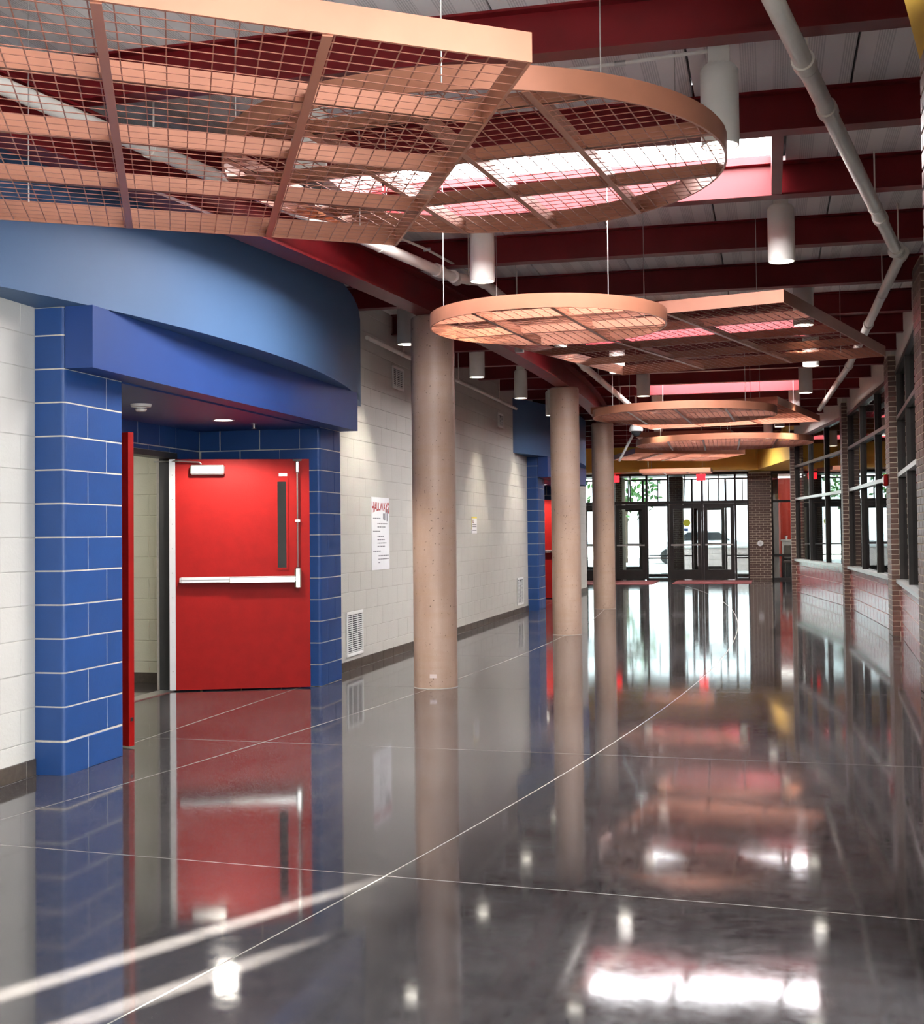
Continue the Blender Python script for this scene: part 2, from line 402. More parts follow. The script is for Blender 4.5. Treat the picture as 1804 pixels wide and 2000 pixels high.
# ------------------------------------------------------------------ block walls
CH = 0.2032
def block_wall(name, label, u0, u1, face, thick, z1, mat, jmat, individually=300, near_first=True, zmin=0.0, jn=0.006):
    """wall along Y whose visible face looks to +X"""
    core = struct(MB().box(face - thick, face - 0.004, u0, u1, 0, z1).build(name, jmat), label)
    L = 0.4064; cells = []
    nrow = int(math.ceil((z1 - zmin) / CH))
    for r_ in range(nrow):
        z = r_ * CH; h = min(CH, z1 - z)
        if h < 0.03 or z + h < zmin: continue
        y = u0 - (L/2 if r_ % 2 else 0)
        while y < u1 - 1e-4:
            a, b2 = max(y, u0), min(y + L, u1)
            if b2 - a > 0.02: cells.append((a, b2, z, h))
            y += L
    cells.sort(key=lambda c_: (c_[0] ** 2 + (c_[2] - 1.4) ** 2) if near_first else 0)
    rest = MB()
    for k, (a, b2, z, h) in enumerate(cells):
        if k < individually:
            me = block_mesh('block', 0.05, b2 - a - 0.0006, h - jn, 0.0015, mat)
            place('block', me, core, (face - 0.05, a + 0.0003, z + jn/2))
        else:
            rest.cbox(face - 0.05, face, a + 0.0003, b2 - 0.0003, z + jn/2, z + h - jn/2, 0.0015)
    if rest.v: tag(rest.build('blocks', mat, core), kind='stuff')
    return core
SHIFT = 16.15
walls = [block_wall('wall_left', 'white painted block wall left of the near blue pillar', -3.2, 6.91, W_WALL, 0.2, DECK, 'white_block', 'white_joint', 300),
         block_wall('wall_left', 'white painted block wall behind the round columns', 11.99, 6.91 + SHIFT, W_WALL, 0.2, DECK, 'white_block', 'white_joint', 300),
         block_wall('wall_left', 'white painted block wall beyond the far alcove', 11.99 + SHIFT, 30.8, W_WALL, 0.2, DECK, 'white_block', 'white_joint', 120)]
for u0 in (6.91, 6.91 + SHIFT):     # backing of the near pillar, and the wall over
    struct(MB().box(W_WALL - 0.2, W_WALL - 0.012, u0 - 0.02, u0 + 0.72, 0, Z_DRUM).build('wall_left', 'white_block'), 'wall core behind a blue pillar')
for u0 in (6.91, 6.91 + SHIFT):     # wall over the alcoves, behind the blue drums
    struct(MB().box(W_WALL - 0.2, W_WALL - 0.01, u0, u0 + 5.08, Z_DRUM, DECK).build('wall_left', 'white_block'), 'white wall above an alcove behind the blue drum')
for k, (a, b2) in enumerate(((-3.2, 6.905), (11.995, 6.905 + SHIFT), (11.995 + SHIFT, 30.8))):
    bb = empty('baseboard_left', (W_WALL, a, 0)); struct(bb, 'dark brown tile base of the white wall')
    y = 0.0
    while y < b2 - a - 0.01:
        ln = min(0.4, b2 - a - y)
        place('base_tile', block_mesh('base_tile', 0.012, ln - 0.003, 0.098, 0.003, 'base_brown'), bb, (0.001, y, 0)); y += 0.4

# ------------------------------------------------------------------ alcoves: pillars, drum, box, doors
def bullnose_block(dy, h, dx, r, near_round, mat):
    """block with a rounded vertical corner; front looks to +X, near end at y=0"""
    def mk():
        pts = []
        n = 5
        if near_round == 'near':
            pts = [(0, 0)] + [(dx - r + r*math.sin(t*math.pi/2/n), r - r*math.cos(t*math.pi/2/n)) for t in range(n+1)] + [(dx, dy), (0, dy)]
        return MB().prism(pts, 0, h).mesh('glazed_block', mat, True)
    return cached(('bull', round(dy,3), round(h,3), round(dx,3), mat), mk)
def round_plan(dx, dy, r=0.03, i=0.003, n=5):
    return [(0, i)] + [(dx - r + (r-i)*math.sin(t*math.pi/2/n), r - (r-i)*math.cos(t*math.pi/2/n)) for t in range(n+1)] + [(dx - i, dy), (0, dy)]
def glazed(parent, x0, x1, y0, y1, z0, z1):
    me = block_mesh('glazed_block', x1 - x0, y1 - y0, z1 - z0, 0.003, 'blue_block'); place('glazed_block', me, parent, (x0, y0, z0))
JG = 0.009
def alcove(S, which):
    far = which == 'far'
    # near-side pillar
    p = tag(empty('tiled_pillar', (W_PIL, 6.91 + S, 0)), 'blue glazed block pillar nearest the camera, left of the open doorway' if not far else 'narrow blue glazed block pillar left of the second column', 'pillar')
    H1 = Z_DRUM - 0.002
    core_d = 0.20
    MB().prism(round_plan(core_d, 0.70), 0, H1).build('mortar_core', 'mortar_pale', p, (-core_d, 0, 0))
    z = 0.0; k = 0
    while z < H1 - 0.01:
        h = min(CH, H1 - z) - JG; a = 0.27 if k % 2 == 0 else 0.50
        place('glazed_block', bullnose_block(a - JG/2, h, core_d, 0.03, 'near', 'blue_block'), p, (-core_d, 0, z + JG/2 if k else 0.0))
        glazed(p, -0.12, 0.0, a + JG/2, 0.70, z + (JG/2 if k else 0), z + (JG/2 if k else 0) + h)
        z += CH; k += 1
    # far-side pillar with the reveal that faces the camera
    p2 = tag(empty('tiled_pillar', (W_PIL, 11.40 + S, 0)), 'blue glazed block pillar behind the open red door, beside the white wall' if not far else 'blue glazed block pillar on the far side of the second alcove', 'pillar')
    H2 = Z_BOX
    D = W_PIL - W_DOOR
    MB().prism(round_plan(D, 0.59), 0, H2).build('mortar_core', 'mortar_pale', p2, (-D, 0, 0))
    z = 0.0; k = 0
    while z < H2 - 0.01:
        h = min(CH, H2 - z) - JG; zz = z + JG/2; a = 0.20 if k % 2 == 0 else 0.40
        cdep = 0.40 if k % 2 == 0 else 0.20
        place('glazed_block', bullnose_block(a - JG/2, h, cdep, 0.03, 'near', 'blue_block'), p2, (-cdep, 0, zz))
        glazed(p2, -0.12, 0.0, a + JG/2, 0.59, zz, zz + h)
        x = -cdep
        while x > -D + 0.02:
            x2 = max(x - 0.4064, -D)
            glazed(p2, x2 + JG/2, x - JG/2, 0.0, 0.1, zz, zz + h); x = x2
        z += CH; k += 1
    # back wall of the alcove with the doorway
    bw = struct(empty('wall_alcove', (W_DOOR, 0 + S, 0)), 'blue glazed block wall around the doorway')
    y0, y1 = 8.34, 10.91
    MB().box(-0.2, -0.004, 7.45, y0, 0, 2.44).box(-0.2, -0.004, y1, 11.45, 0, 2.44).box(-0.2, -0.004, y0, y1, 2.19, 2.44).build('mortar_core', 'mortar_pale', bw)
    for k in range(12):
        z = k * CH + JG/2; h = CH - JG
        for a, b2 in ((7.61, y0 - 0.003), (y1 + 0.003, 11.40)):
            glazed(bw, -0.1, 0, a, b2, z, z + h)
    for z, h, off in ((2.19, 2.2352 - 2.19 - JG, 0.0), (2.2352, CH - JG, 0.2)):
        y = y0 - off
        while y < y1 - 0.02:
            a, b2 = max(y, y0) + JG/2, min(y + 0.4064, y1) - JG/2
            glazed(bw, -0.1, 0, a, b2, z + JG/2, z + JG/2 + h); y += 0.4064
    MB().box(-0.2, 0.0, 7.40, 7.61, 0, 2.44).box(0, 1.1, 7.40, 7.605, 0, 2.44).build('reveal', 'blue_block', bw)
    # curved light blue drum
    u_c, pk, R = 9.45 + S, -3.69, 12.0
    half = math.sqrt(R*R - (R - 0.625)**2)
    arc = []
    for k in range(41):
        y = -half + 2*half*k/40; arc.append((pk - (R - math.sqrt(R*R - y*y)), u_c + y))
    drum = tag(empty('curved_bulkhead', (W_WALL, u_c, Z_DRUM)), 'large light blue curved bulkhead over the near doorway' if not far else 'light blue curved bulkhead seen between the columns', 'bulkhead')
    lp = [(x - W_WALL, y - u_c) for x, y in arc]
    poly = lp + [(0.002, half), (0.002, -half)]
    MB().prism([(max(x,0.002), y) for x, y in lp], 0, PUR_BOT - Z_DRUM - 0.003).build('fascia', 'drum_blue', drum, smooth=True)
    # dark blue straight box below it
    bx = tag(empty('door_canopy', (W_PIL, 6.915 + S, Z_BOX)), 'dark blue straight bulkhead box above the near doorway' if not far else 'dark blue bulkhead box under the far light blue drum', 'bulkhead')
    MB().box(0.001, W_BOX - W_PIL, 0, 5.07, 0, Z_DRUM - Z_BOX - 0.001).build('box', 'box_blue', bx)
    MB().box(W_DOOR - W_PIL + 0.003, 0.0, 0.70, 4.484, -0.012, Z_DRUM - Z_BOX - 0.001).build('soffit', 'box_blue', bx)
    # door frame
    df = struct(empty('door_1' if not far else 'door_2', (W_DOOR, S, 0)), 'black steel double door frame')
    MB().box(-0.15, 0.012, y0, y0 + 0.05, 0, 2.19).build('jamb', 'black_frame', df)
    MB().box(-0.15, 0.012, y1 - 0.05, y1, 0, 2.19).build('jamb', 'black_frame', df)
    MB().box(-0.15, 0.012, y0 + 0.05, y1 - 0.05, 2.14, 2.19).build('header', 'black_frame', df)
    MB().box(-0.15, 0.0, y0 + 0.05, y1 - 0.05, 0.0, 0.008).build('threshold', 'steel', df)
    # leaves: local x along the leaf from the hinge, local y is its thickness, inner face looks to -y
    def leaf(hx, hy, ang, mirror, label):
        t = tag(empty('steel_door', (hx, hy, 0.0), ang), label, 'door')
        W, Ht, T = 1.225, 2.13, 0.045
        sy = -1 if mirror else 1
        f_ = -T/2 * sy      # push-bar side
        def bxs(name, mat, x0, x1, ya, yb, z0, z1, par=t, c_=None):
            lo, hi = sorted((ya * sy, yb * sy))
            mbb = MB().cbox(x0, x1, lo, hi, z0, z1, c_) if c_ else MB().box(x0, x1, lo, hi, z0, z1)
            return mbb.build(name, mat, par)
        # slab with a cut-out for the narrow pane
        wx0, wx1, wz0, wz1 = 0.93, 1.01, 1.12, 1.92
        s_ = MB(); h2 = T/2
        for (a, b2, c0, c1) in ((0, wx0, 0.012, Ht), (wx1, W, 0.012, Ht), (wx0, wx1, 0.012, wz0), (wx0, wx1, wz1, Ht)): s_.box(a, b2, -h2, h2, c0, c1)
        s_.build('slab', 'red_door', t)
        bxs('pane', 'glass_dark', wx0, wx1, -0.004, 0.004, wz0, wz1)
        for (a, b2, c0, c1) in ((wx0-.018, wx0, wz0-.018, wz1+.018), (wx1, wx1+.018, wz0-.018, wz1+.018), (wx0, wx1, wz0-.018, wz0), (wx0, wx1, wz1, wz1+.018)):
            bxs('pane_bead', 'red_door', a, b2, -0.031, -0.0226, c0, c1)
        bxs('hinge_strip', 'aluminium', -0.055, 0.0, -0.026, 0.010, 0.012, Ht)
        for q in range(9): bxs('screw', 'steel_dark', -0.030, -0.022, -0.029, -0.0262, 0.18 + q*0.225, 0.188 + q*0.225)
        # panic bar
        pb = bxs('push_bar', 'aluminium', 0.05, 1.10, -0.085, -0.042, 0.99, 1.045, c_=0.006)
        bxs('touch_pad', 'chrome', 0.49, 1.09, -0.096, -0.080, 0.985, 1.040, pb, 0.005)
        bxs('groove', 'steel_dark', 0.05, 0.49, -0.0865, -0.0845, 1.014, 1.020, pb)
        bxs('bar_end', 'aluminium', 0.04, 0.07, -0.080, -0.0228, 0.995, 1.04, pb)
        bxs('latch_case', 'chrome', 1.085, 1.145, -0.075, -0.0228, 0.925, 1.125, c_=0.015)
        bxs('latch_head', 'steel', 1.098, 1.132, -0.060, -0.0228, 2.00, 2.11, c_=0.008)
        bxs('latch_plate', 'black_frame', 1.075, 1.155, -0.030, -0.0228, 2.112, 2.128)
        rod = MB().tube((1.115, -0.045*sy, 1.12), (1.115, -0.045*sy, 2.01), 0.0075, None, 8).build('rod', 'steel', t, smooth=True)
        bxs('rod_guide', 'steel', 1.093, 1.137, -0.055, -0.0228, 1.545, 1.565, rod)
        # closer with its arm
        cl = bxs('closer', 'aluminium', 0.14, 0.45, -0.085, -0.0228, 1.985, 2.075, c_=0.012)
        ex = -0.12; ey = 0.30 * sy
        MB().path([(0.24, -0.055*sy, 2.082), (0.22, -0.055*sy, 2.10), (0.03, -0.06*sy, 2.112), (-0.20, 0.10*sy, 2.115)], 0.007, 8).build('closer_arm', 'steel', cl)
        bxs('label_plate', 'paper', 0.945, 1.02, -0.0245, -0.0227, 1.972, 1.998)
        bxs('bottom_bolt', 'black_rubber', W - 0.001, W + 0.004, -0.010, 0.010, 0.18, 0.205)
        return t
    if not far:
        leaf(W_DOOR + 0.02, 10.85, math.atan2(0.45, 1.16), False, 'open red steel door with chrome push bar beside the blue pillar')
        leaf(W_DOOR + 0.02, 8.40, math.atan2(-0.50, 1.12), True, 'open red steel door seen edge-on beside the near blue pillar')
    else:
        leaf(W_DOOR + 0.02, 10.85 + S, math.atan2(0.45, 1.16), False, 'red door glimpsed left of the second column')
    # passage behind the doors
    r_ = S
    pw = block_cross('wall_passage', 'cream painted block wall inside the doorway', W_DOOR - 2.6, W_DOOR - 0.155, 11.46 + S, 2.8)
    struct(MB().box(W_DOOR - 2.8, W_DOOR - 2.6, 6.6 + S, 11.7 + S, 0, 2.8).build('wall_passage', 'cream_block'), 'cream wall at the back of the passage')
    struct(MB().box(W_DOOR - 2.6, W_DOOR - 0.2, 6.6 + S, 6.8 + S, 0, 2.8).build('wall_passage', 'cream_block'), 'cream wall of the passage')
    struct(MB().box(W_DOOR - 2.6, W_DOOR - 0.2, 6.8 + S, 11.46 + S, 2.6, 2.7).build('ceiling_passage', 'vent_white'), 'ceiling of the passage')
    struct(MB().box(W_DOOR - 2.59, W_DOOR - 0.16, 11.445 + S, 11.459 + S, 0, 0.098).build('baseboard_passage', 'base_brown'), 'dark base of the passage wall')
def block_cross(name, label, x0, x1, face_y, z1):
    """wall across the corridor whose face looks to -Y"""
    core = struct(MB().box(x0, x1, face_y + 0.004, face_y + 0.2, 0, z1).build(name, 'cream_block'), label)
    k = 0; z = 0.0
    while z < z1 - 0.02:
        h = min(CH, z1 - z); x = x1 + (0.2 if k % 2 else 0)
        while x > x0 + 0.02:
            a, b2 = max(x - 0.4064, x0), min(x, x1)
            if b2 - a > 0.02: place('block', block_mesh('block', b2 - a - 0.006, 0.05, h - 0.006, 0.004, 'cream_block'), core, (a + 0.003, face_y, z + 0.003))
            x -= 0.4064
        z += CH; k += 1
    return core
alcove(0.0, 'near'); alcove(SHIFT, 'far')
def down_light(loc, label):
    o = tag(empty('recessed_light', loc), label, 'light')
    MB().lathe([(0.075, -0.001), (0.095, -0.004), (0.095, 0.0)], 24).build('trim_ring', 'vent_white', o, smooth=True)
    MB().lathe([(0.0001, -0.0012), (0.075, -0.001)], 24).build('lens', 'lamp_glow', o)
    ld = bpy.data.lights.new('recessed_light_bulb', 'SPOT'); ld.energy = 120; ld.spot_size = math.radians(150); ld.spot_blend = 0.35; ld.shadow_soft_size = 0.085; ld.color = (1, 0.93, 0.82)
    lo = bpy.data.objects.new('bulb', ld); COL.objects.link(lo); lo.parent = o; lo.location = (0, 0, -0.02)
down_light((-4.60, 10.31, 2.4255), 'round recessed light in the dark blue alcove ceiling')
down_light((-4.60, 10.31 + SHIFT, 2.4255), 'recessed light in the far alcove ceiling')
def passage_light(S):
    o = tag(MB().box(-0.3, 0.3, -0.6, 0.6, -0.03, 0.0).build('troffer_light', 'tube_glow', None, (W_DOOR - 1.4, 9.6 + S, 2.599)), 'ceiling light panel inside the %s passage' % ('near' if S == 0 else 'far'), 'light')
passage_light(0); passage_light(SHIFT)
sd = tag(empty('smoke_detector', (-4.62, 8.85, 2.4255)), 'white round smoke detector under the blue alcove ceiling', 'detector')
MB().lathe([(0.0001, -0.055), (0.035, -0.055), (0.045, -0.04), (0.045, -0.025), (0.075, -0.02), (0.08, 0.0)], 24).build('housing', 'lamp_white', sd, smooth=True)
MB().lathe([(0.046, -0.036), (0.047, -0.033), (0.046, -0.030)], 24).build('sensor_slot', 'vent_dark', sd)
sp = tag(empty('ceiling_sprinkler', (-4.50, 10.75, 2.4255)), 'small sprinkler head beside the recessed alcove light', 'sprinkler')
MB().lathe([(0.0001, -0.04), (0.012, -0.04), (0.012, -0.006), (0.03, -0.004), (0.03, 0)], 16).build('body', 'steel', sp, smooth=True)
MB().lathe([(0.0001, -0.046), (0.022, -0.044), (0.022, -0.042)], 16).build('deflector', 'steel', sp)

# ------------------------------------------------------------------ columns
for k, (u, lb) in enumerate(((11.56, 'thick round concrete column nearest the camera'), (17.75, 'second round concrete column, in front of the far blue alcove'), (23.76, 'third round concrete column, just left of the entrance doors'))):
    c_ = tag(empty('concrete_column', (w_col(u), u, 0)), lb, 'column')
    MB().lathe([(0.0001, 0.0), (0.203, 0.0), (0.203, 3.43), (0.19, 3.445), (0.0001, 3.445)], 48).build('shaft', 'column_concrete', c_, smooth=True)
    MB().lathe([(0.2031, 0.0), (0.208, 0.0), (0.2031, 0.005)], 48).build('base_caulk', 'joint_filler', c_, smooth=True)
    if k == 0:
        pm = MB(); th0 = -math.pi/2 - 0.02
        for q in range(4):
            t0, t1 = th0 + q*0.08, th0 + (q+1)*0.08
            pm.add([(0.2045*math.cos(t0), 0.2045*math.sin(t0), 0.10), (0.2045*math.cos(t1), 0.2045*math.sin(t1), 0.10), (0.2045*math.cos(t1), 0.2045*math.sin(t1), 0.135), (0.2045*math.cos(t0), 0.2045*math.sin(t0), 0.135)], [(0,1,2,3)])
        pm.build('patch', 'pale_block', c_)

# ------------------------------------------------------------------ right-hand wall: brick piers and glazed bays
BR = 0.0677
def pier(name_label, face, u0, u1, z1, depth, individually, extra=0.0):
    """face: W of the corridor side; near end at u0"""
    p = tag(empty('brick_pier', (face, u0, 0)), name_label, 'pier')
    L = u1 - u0
    MB().box(0.006, depth, 0.006, L - 0.006, 0, z1).build('mortar_core', 'mortar_brick', p)
    rest = MB(); n = int(z1 / BR); cnt = 0
    def brick(x0, x1, y0, y1, z):
        nonlocal cnt
        if individually and cnt < 300:
            place('brick', block_mesh('brick', x1-x0, y1-y0, BR-0.010, 0.002, 'brick'), p, (x0, y0, z)); cnt += 1
        else: rest.cbox(x0, x1, y0, y1, z, z + BR - 0.010, 0.002)
    for k in range(n):
        z = k * BR + 0.005; bl = 0.194; jn = 0.010
        dep = min(0.194, depth) if k % 2 else min(0.092, depth)
        y = 0.0 if k % 2 else -(bl + jn)/2
        while y < L - 0.02:
            a, b2 = max(y, 0), min(y + bl, L)
            if b2 - a > 0.03: brick(0.0, (dep if a == 0 else 0.05), a, b2, z)
            y += bl + jn
        x = dep + jn
        while x < depth - 0.02:
            brick(x, min(x + bl, depth), 0.0, 0.09, z); x += bl + jn
    if rest.v: tag(rest.build('bricks', 'brick', p), kind='stuff')
    return p
PIERS = [(4.20, 4.85, 0.555), (11.4, 12.0, None), (17.83, 18.43, None), (24.15, 24.75, None), (30.5, 31.1, None)]
lab = ['near brick pier at the right edge under the yellow bulkhead', 'brick pier hidden beside the right edge', 'tallest brick pier between two window bays on the right', 'middle brick pier on the right, between the window bays', 'farthest brick pier of the window wall, below the yellow bulkhead']
piers = []
for k, (a, b2, fw) in enumerate(PIERS):
    fw = w_right(a + 0.0) if fw is None else fw
    piers.append((a, b2, fw)); pier(lab[k], fw, a, b2, 3.12 if k == 0 else 3.74, 0.125 if k else 0.3, k in (0, 2))
def bar(mb, x0, x1, y0, y1, z0, z1): mb.box(x0, x1, y0, y1, z0, z1)
def glazed_bay(idx, a, fa, b2, fb, label, cols=4, sill=0.73, heads=(0.73, 2.13, 2.88, 3.50), near_cap=True):
    """window wall from plan point (fa,a) to (fb,b2); local y along the bay, local x into the room behind"""
    L = math.hypot(b2 - a, fb - fa); rot = -math.atan2(fb - fa, b2 - a)
    wn = struct(empty('window_%d' % idx, (fa, a, 0), rot), label)
    w = L / cols
    for k in range(cols + 1):
        y = min(max(k * w, 0.03), L - 0.03)
        MB().box(0.0, 0.11, y - 0.028, y + 0.028, heads[0] + 0.03, heads[-1]).build('mullion', 'bronze', wn)
    for j, z in enumerate(heads[1:]):
        MB().box(-0.006, 0.105, 0, L, z - 0.028, z + 0.028).build('transom', 'aluminium' if j == 0 else 'bronze', wn)
    MB().box(-0.05, 0.12, 0, L, heads[0] - 0.02, heads[0] + 0.03).build('sill', 'aluminium', wn)
    for k in range(cols):
        for j in range(len(heads) - 1):
            MB().box(0.05, 0.056, k*w + 0.03, (k+1)*w - 0.03, heads[j] + 0.03, heads[j+1] - 0.03).build('pane', 'glass_tint' if idx > 1 else 'glass', wn)
    # wall above the glazing
    ab = struct(MB().box(0.0, 0.12, 0, L, heads[-1] + 0.028, DECK).build('wall_right', 'beige_paint', None, (fa, a, 0), rot), 'beige painted strip above the window bay')
    # red glazed block wall under the sill
    tw = struct(empty('wall_right', (fa, a, 0), rot), 'red glazed block wall below the windows')
    MB().box(0.004, 0.14, 0, L, 0, heads[0] - 0.02).build('mortar_core', 'mortar_pale', tw)
    zz = [0.0, 0.2032, 0.4064, 0.6096, heads[0] - 0.02]
    for r_ in range(4):
        y = -0.2 if r_ % 2 else 0.0
        while y < L - 0.02:
            s0, s1 = max(y, 0) + 0.004, min(y + 0.4064, L) - 0.004
            h = zz[r_+1] - zz[r_] - 0.008
            if s1 - s0 > 0.02: place('tile_block', block_mesh('tile_block', 0.06, s1 - s0, h, 0.003, 'red_tile'), tw, (0.0, s0, zz[r_] + 0.004))
            y += 0.4064
    return wn
OFF = 0.10
wl = ['window bay hidden beside the right edge', 'nearest tall window bay in view on the right', 'middle window bay with bronze mullions', 'far window bay beside the brick piers']
for k in range(4):
    a, b2 = piers[k][1], piers[k+1][0]
    fa, fb = (w_right(a) if k else 0.56) + OFF, w_right(b2) + OFF
    glazed_bay(k + 1, a, fa, b2, fb, wl[k], 3)
# dim office behind the window wall; its added outer wall is slotted to shape the sun
orx = 3.3
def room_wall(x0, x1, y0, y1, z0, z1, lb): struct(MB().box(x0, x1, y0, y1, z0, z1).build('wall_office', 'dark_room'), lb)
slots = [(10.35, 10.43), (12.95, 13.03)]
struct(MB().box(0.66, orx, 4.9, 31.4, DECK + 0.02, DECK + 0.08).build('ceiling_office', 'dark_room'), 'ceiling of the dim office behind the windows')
# near corridor wall behind the camera on the right and yellow bulkhead over it
struct(MB().box(-5, 1.3, -3.4, -3.2, 0, DECK).build('wall_back', 'soffit_grey'), 'white wall behind the camera')
yb = struct(empty('wall_bulkhead', (0, 0, 3.12)), 'yellow painted bulkhead at the upper right')
MB().prism([(0.555, 4.85), (0.43, 4.2), (0.30, 3.6), (1.2, 3.6), (1.2, 4.85)][::-1], 0, DECK - 3.12).build('fascia', 'yellow_paint', yb)

# ------------------------------------------------------------------ entrance
UE = 37.8
ys = struct(empty('wall_bulkhead', (0, 0, 3.12)), 'yellow painted bulkhead above the entrance')
MB().prism([(-8.9, 36.6), (-0.29, 36.6), (0.59, 31.1), (3.3, 31.1), (3.3, 37.75), (-8.9, 37.75)], 0, DECK - 3.12).build('fascia', 'yellow_paint', ys)
struct(MB().box(-8.9, 3.3, UE - 0.02, UE + 0.13, 3.10, DECK + 0.1).build('wall_entrance', 'black_frame'), 'dark head above the entrance glazing')
struct(MB().box(-9.2, -9, 30.6, 44.2, 0, DECK).build('wall_left', 'white_block'), 'white side wall left of the entrance')
struct(MB().box(-9, W_WALL - 0.2, 30.6, 30.8, 0, DECK).build('wall_left', 'white_block'), 'white return wall left of the entrance')
def entry_door(S, x0, x1, label):
    t = tag(empty('glass_door', (x0, S, 0)), label, 'door')
    W = x1 - x0; H = 2.20
    MB().box(0.0, 0.11, -0.025, 0.025, 0.01, H).build('stile', 'bronze', t); MB().box(W-0.11, W, -0.025, 0.025, 0.01, H).build('stile', 'bronze', t)
    MB().box(0.11, W-0.11, -0.025, 0.025, 0.01, 0.30).build('bottom_rail', 'bronze', t); MB().box(0.11, W-0.11, -0.025, 0.025, H-0.12, H).build('top_rail', 'bronze', t)
    MB().box(0.11, W-0.11, -0.003, 0.003, 0.30, H-0.12).build('pane', 'glass_entry', t)
    pb = MB().box(0.04, W-0.04, -0.085, -0.055, 1.00, 1.04).build('push_bar', 'steel', t)
    MB().box(0.04, 0.08, -0.06, -0.025, 0.98, 1.06).box(W-0.08, W-0.04, -0.06, -0.025, 0.98, 1.06).build('bar_mount', 'bronze', pb)
    return t
def storefront(S, xs, doors, label, idx, head=3.10, dl=None, x_end=None):
    w = struct(empty('window_%d' % idx, (0, S, 0)), label)
    for x in xs: MB().box(x - 0.03, x + 0.03, -0.06, 0.06, 0, head).build('mullion', 'bronze', w)
    for k in range(len(xs)-1):
        a, b2 = xs[k] + 0.03, xs[k+1] - 0.03
        MB().box(a, b2, -0.06, 0.06, 2.22, 2.30).build('transom', 'bronze', w)
        MB().box(a, b2, -0.06, 0.06, head - 0.05, head).build('head_bar', 'bronze', w)
        mid = (a + b2)/2
        if b2 - a > 0.8:
            MB().box(mid - 0.015, mid + 0.015, -0.04, 0.04, 2.30, head - 0.05).build('muntin', 'bronze', w)
            MB().box(a, mid - 0.015, -0.003, 0.003, 2.30, head - 0.05).build('pane', 'glass_entry', w); MB().box(mid + 0.015, b2, -0.003, 0.003, 2.30, head - 0.05).build('pane', 'glass_entry', w)
        else: MB().box(a, b2, -0.003, 0.003, 2.30, head - 0.05).build('pane', 'glass_entry', w)
        if k in doors:
            entry_door(S, a + 0.005, b2 - 0.005, dl[k])
        else:
            MB().box(a, b2, -0.06, 0.06, 0, 0.06).build('bottom_rail', 'bronze', w)
            MB().box(a, b2, -0.04, 0.04, 0.62, 0.66).build('muntin', 'bronze', w)
            MB().box(a, b2, -0.003, 0.003, 0.06, 0.62).build('pane', 'glass_entry', w); MB().box(a, b2, -0.003, 0.003, 0.66, 2.22).build('pane', 'glass_entry', w)
    return w
XS = [-7.6, -6.55, -5.43, -4.46, -3.50, -2.88, -1.90, -0.96, -0.59]
DL = {0: 'glass entrance door at the far left, mostly hidden', 2: 'glass entrance door hidden behind the third column', 3: 'dark framed glass entrance door just right of the third column', 5: 'dark framed glass entrance door with the round yellow sticker', 6: 'dark framed glass entrance door next to the brick pier side light'}
storefront(UE, XS, (0, 2, 3, 5, 6), 'dark framed entrance glazing with transom lights', 5, dl=DL)
DL2 = {1: 'outer vestibule door on the left', 3: 'outer vestibule door behind the first entrance door', 4: 'outer vestibule door behind the side light', 6: 'outer vestibule door behind the right entrance door'}
XS2 = [-8.6, -7.5, -6.4, -5.9, -4.9, -3.95, -3.0, -2.4, -1.35, -0.3]
storefront(UE + 3.6, XS2, (1, 3, 4, 7), 'outer glazing of the entrance vestibule', 6, dl={1: DL2[1], 3: DL2[3], 4: DL2[4], 7: DL2[6]})
st = tag(MB().lathe([(0.0001, -0.0015), (0.105, -0.0015), (0.105, 0.0)], 28).build('round_sticker', 'sticker_yellow', None, (-2.35, UE - 0.006, 1.66)), 'round yellow sticker on the glass entrance door', 'sticker'); st.rotation_euler = (math.pi/2, 0, 0)
tag(MB().box(-0.06, 0.06, -0.002, 0, -0.04, 0.04).build('blue_sticker', 'planter_blue', None, (-2.37, UE - 0.005, 1.46)), 'small blue sticker below the yellow one on the door glass', 'sticker')
for x, lb in ((-4.42, 'red exit sign beside the third column'), (-1.92, 'red exit sign above the right entrance doors')):
    e = tag(empty('exit_sign', (x, UE - 0.09, 2.88)), lb, 'exit sign')
    MB().cbox(-0.13, 0.13, 0.0, 0.05, 0, 0.19, 0.006).build('housing', 'exit_red', e); MB().box(-0.02, 0.02, 0.01, 0.04, 0.19, 0.24).build('mount', 'vent_white', e)
# brick pier beside the doors and a round plate on it
pier('brown brick pier between the entrance doors and the office window', -0.58, UE - 0.30, UE + 0.1, 3.10, 0.63, False)
rp = tag(empty('round_wall_plate', (-0.27, UE - 0.302, 1.05)), 'round pale push plate on the entrance brick pier', 'push plate'); rp.rotation_euler = (math.pi/2, 0, 0)
MB().lathe([(0.0001, 0.05), (0.07, 0.05), (0.085, 0.035), (0.085, 0.0)], 24).build('disc', 'vent_white', rp, smooth=True)
MB().lathe([(0.0001, 0.053), (0.035, 0.053), (0.035, 0.05)], 20).build('button', 'aluminium', rp, smooth=True)
# entrance mats
tag(MB().cbox(-1.05, 1.05, 0, 2.3, 0, 0.012, 0.004).build('entrance_mat', 'red_mat', None, (-1.55, 35.1, 0.0)), 'dull red mat in front of the right entrance doors', 'mat')
tag(MB().cbox(-1.3, 1.3, 0, 2.6, 0, 0.012, 0.004).build('entrance_mat', 'red_mat', None, (-4.4, 34.6, 0.0)), 'dull red mat behind the third column', 'mat')
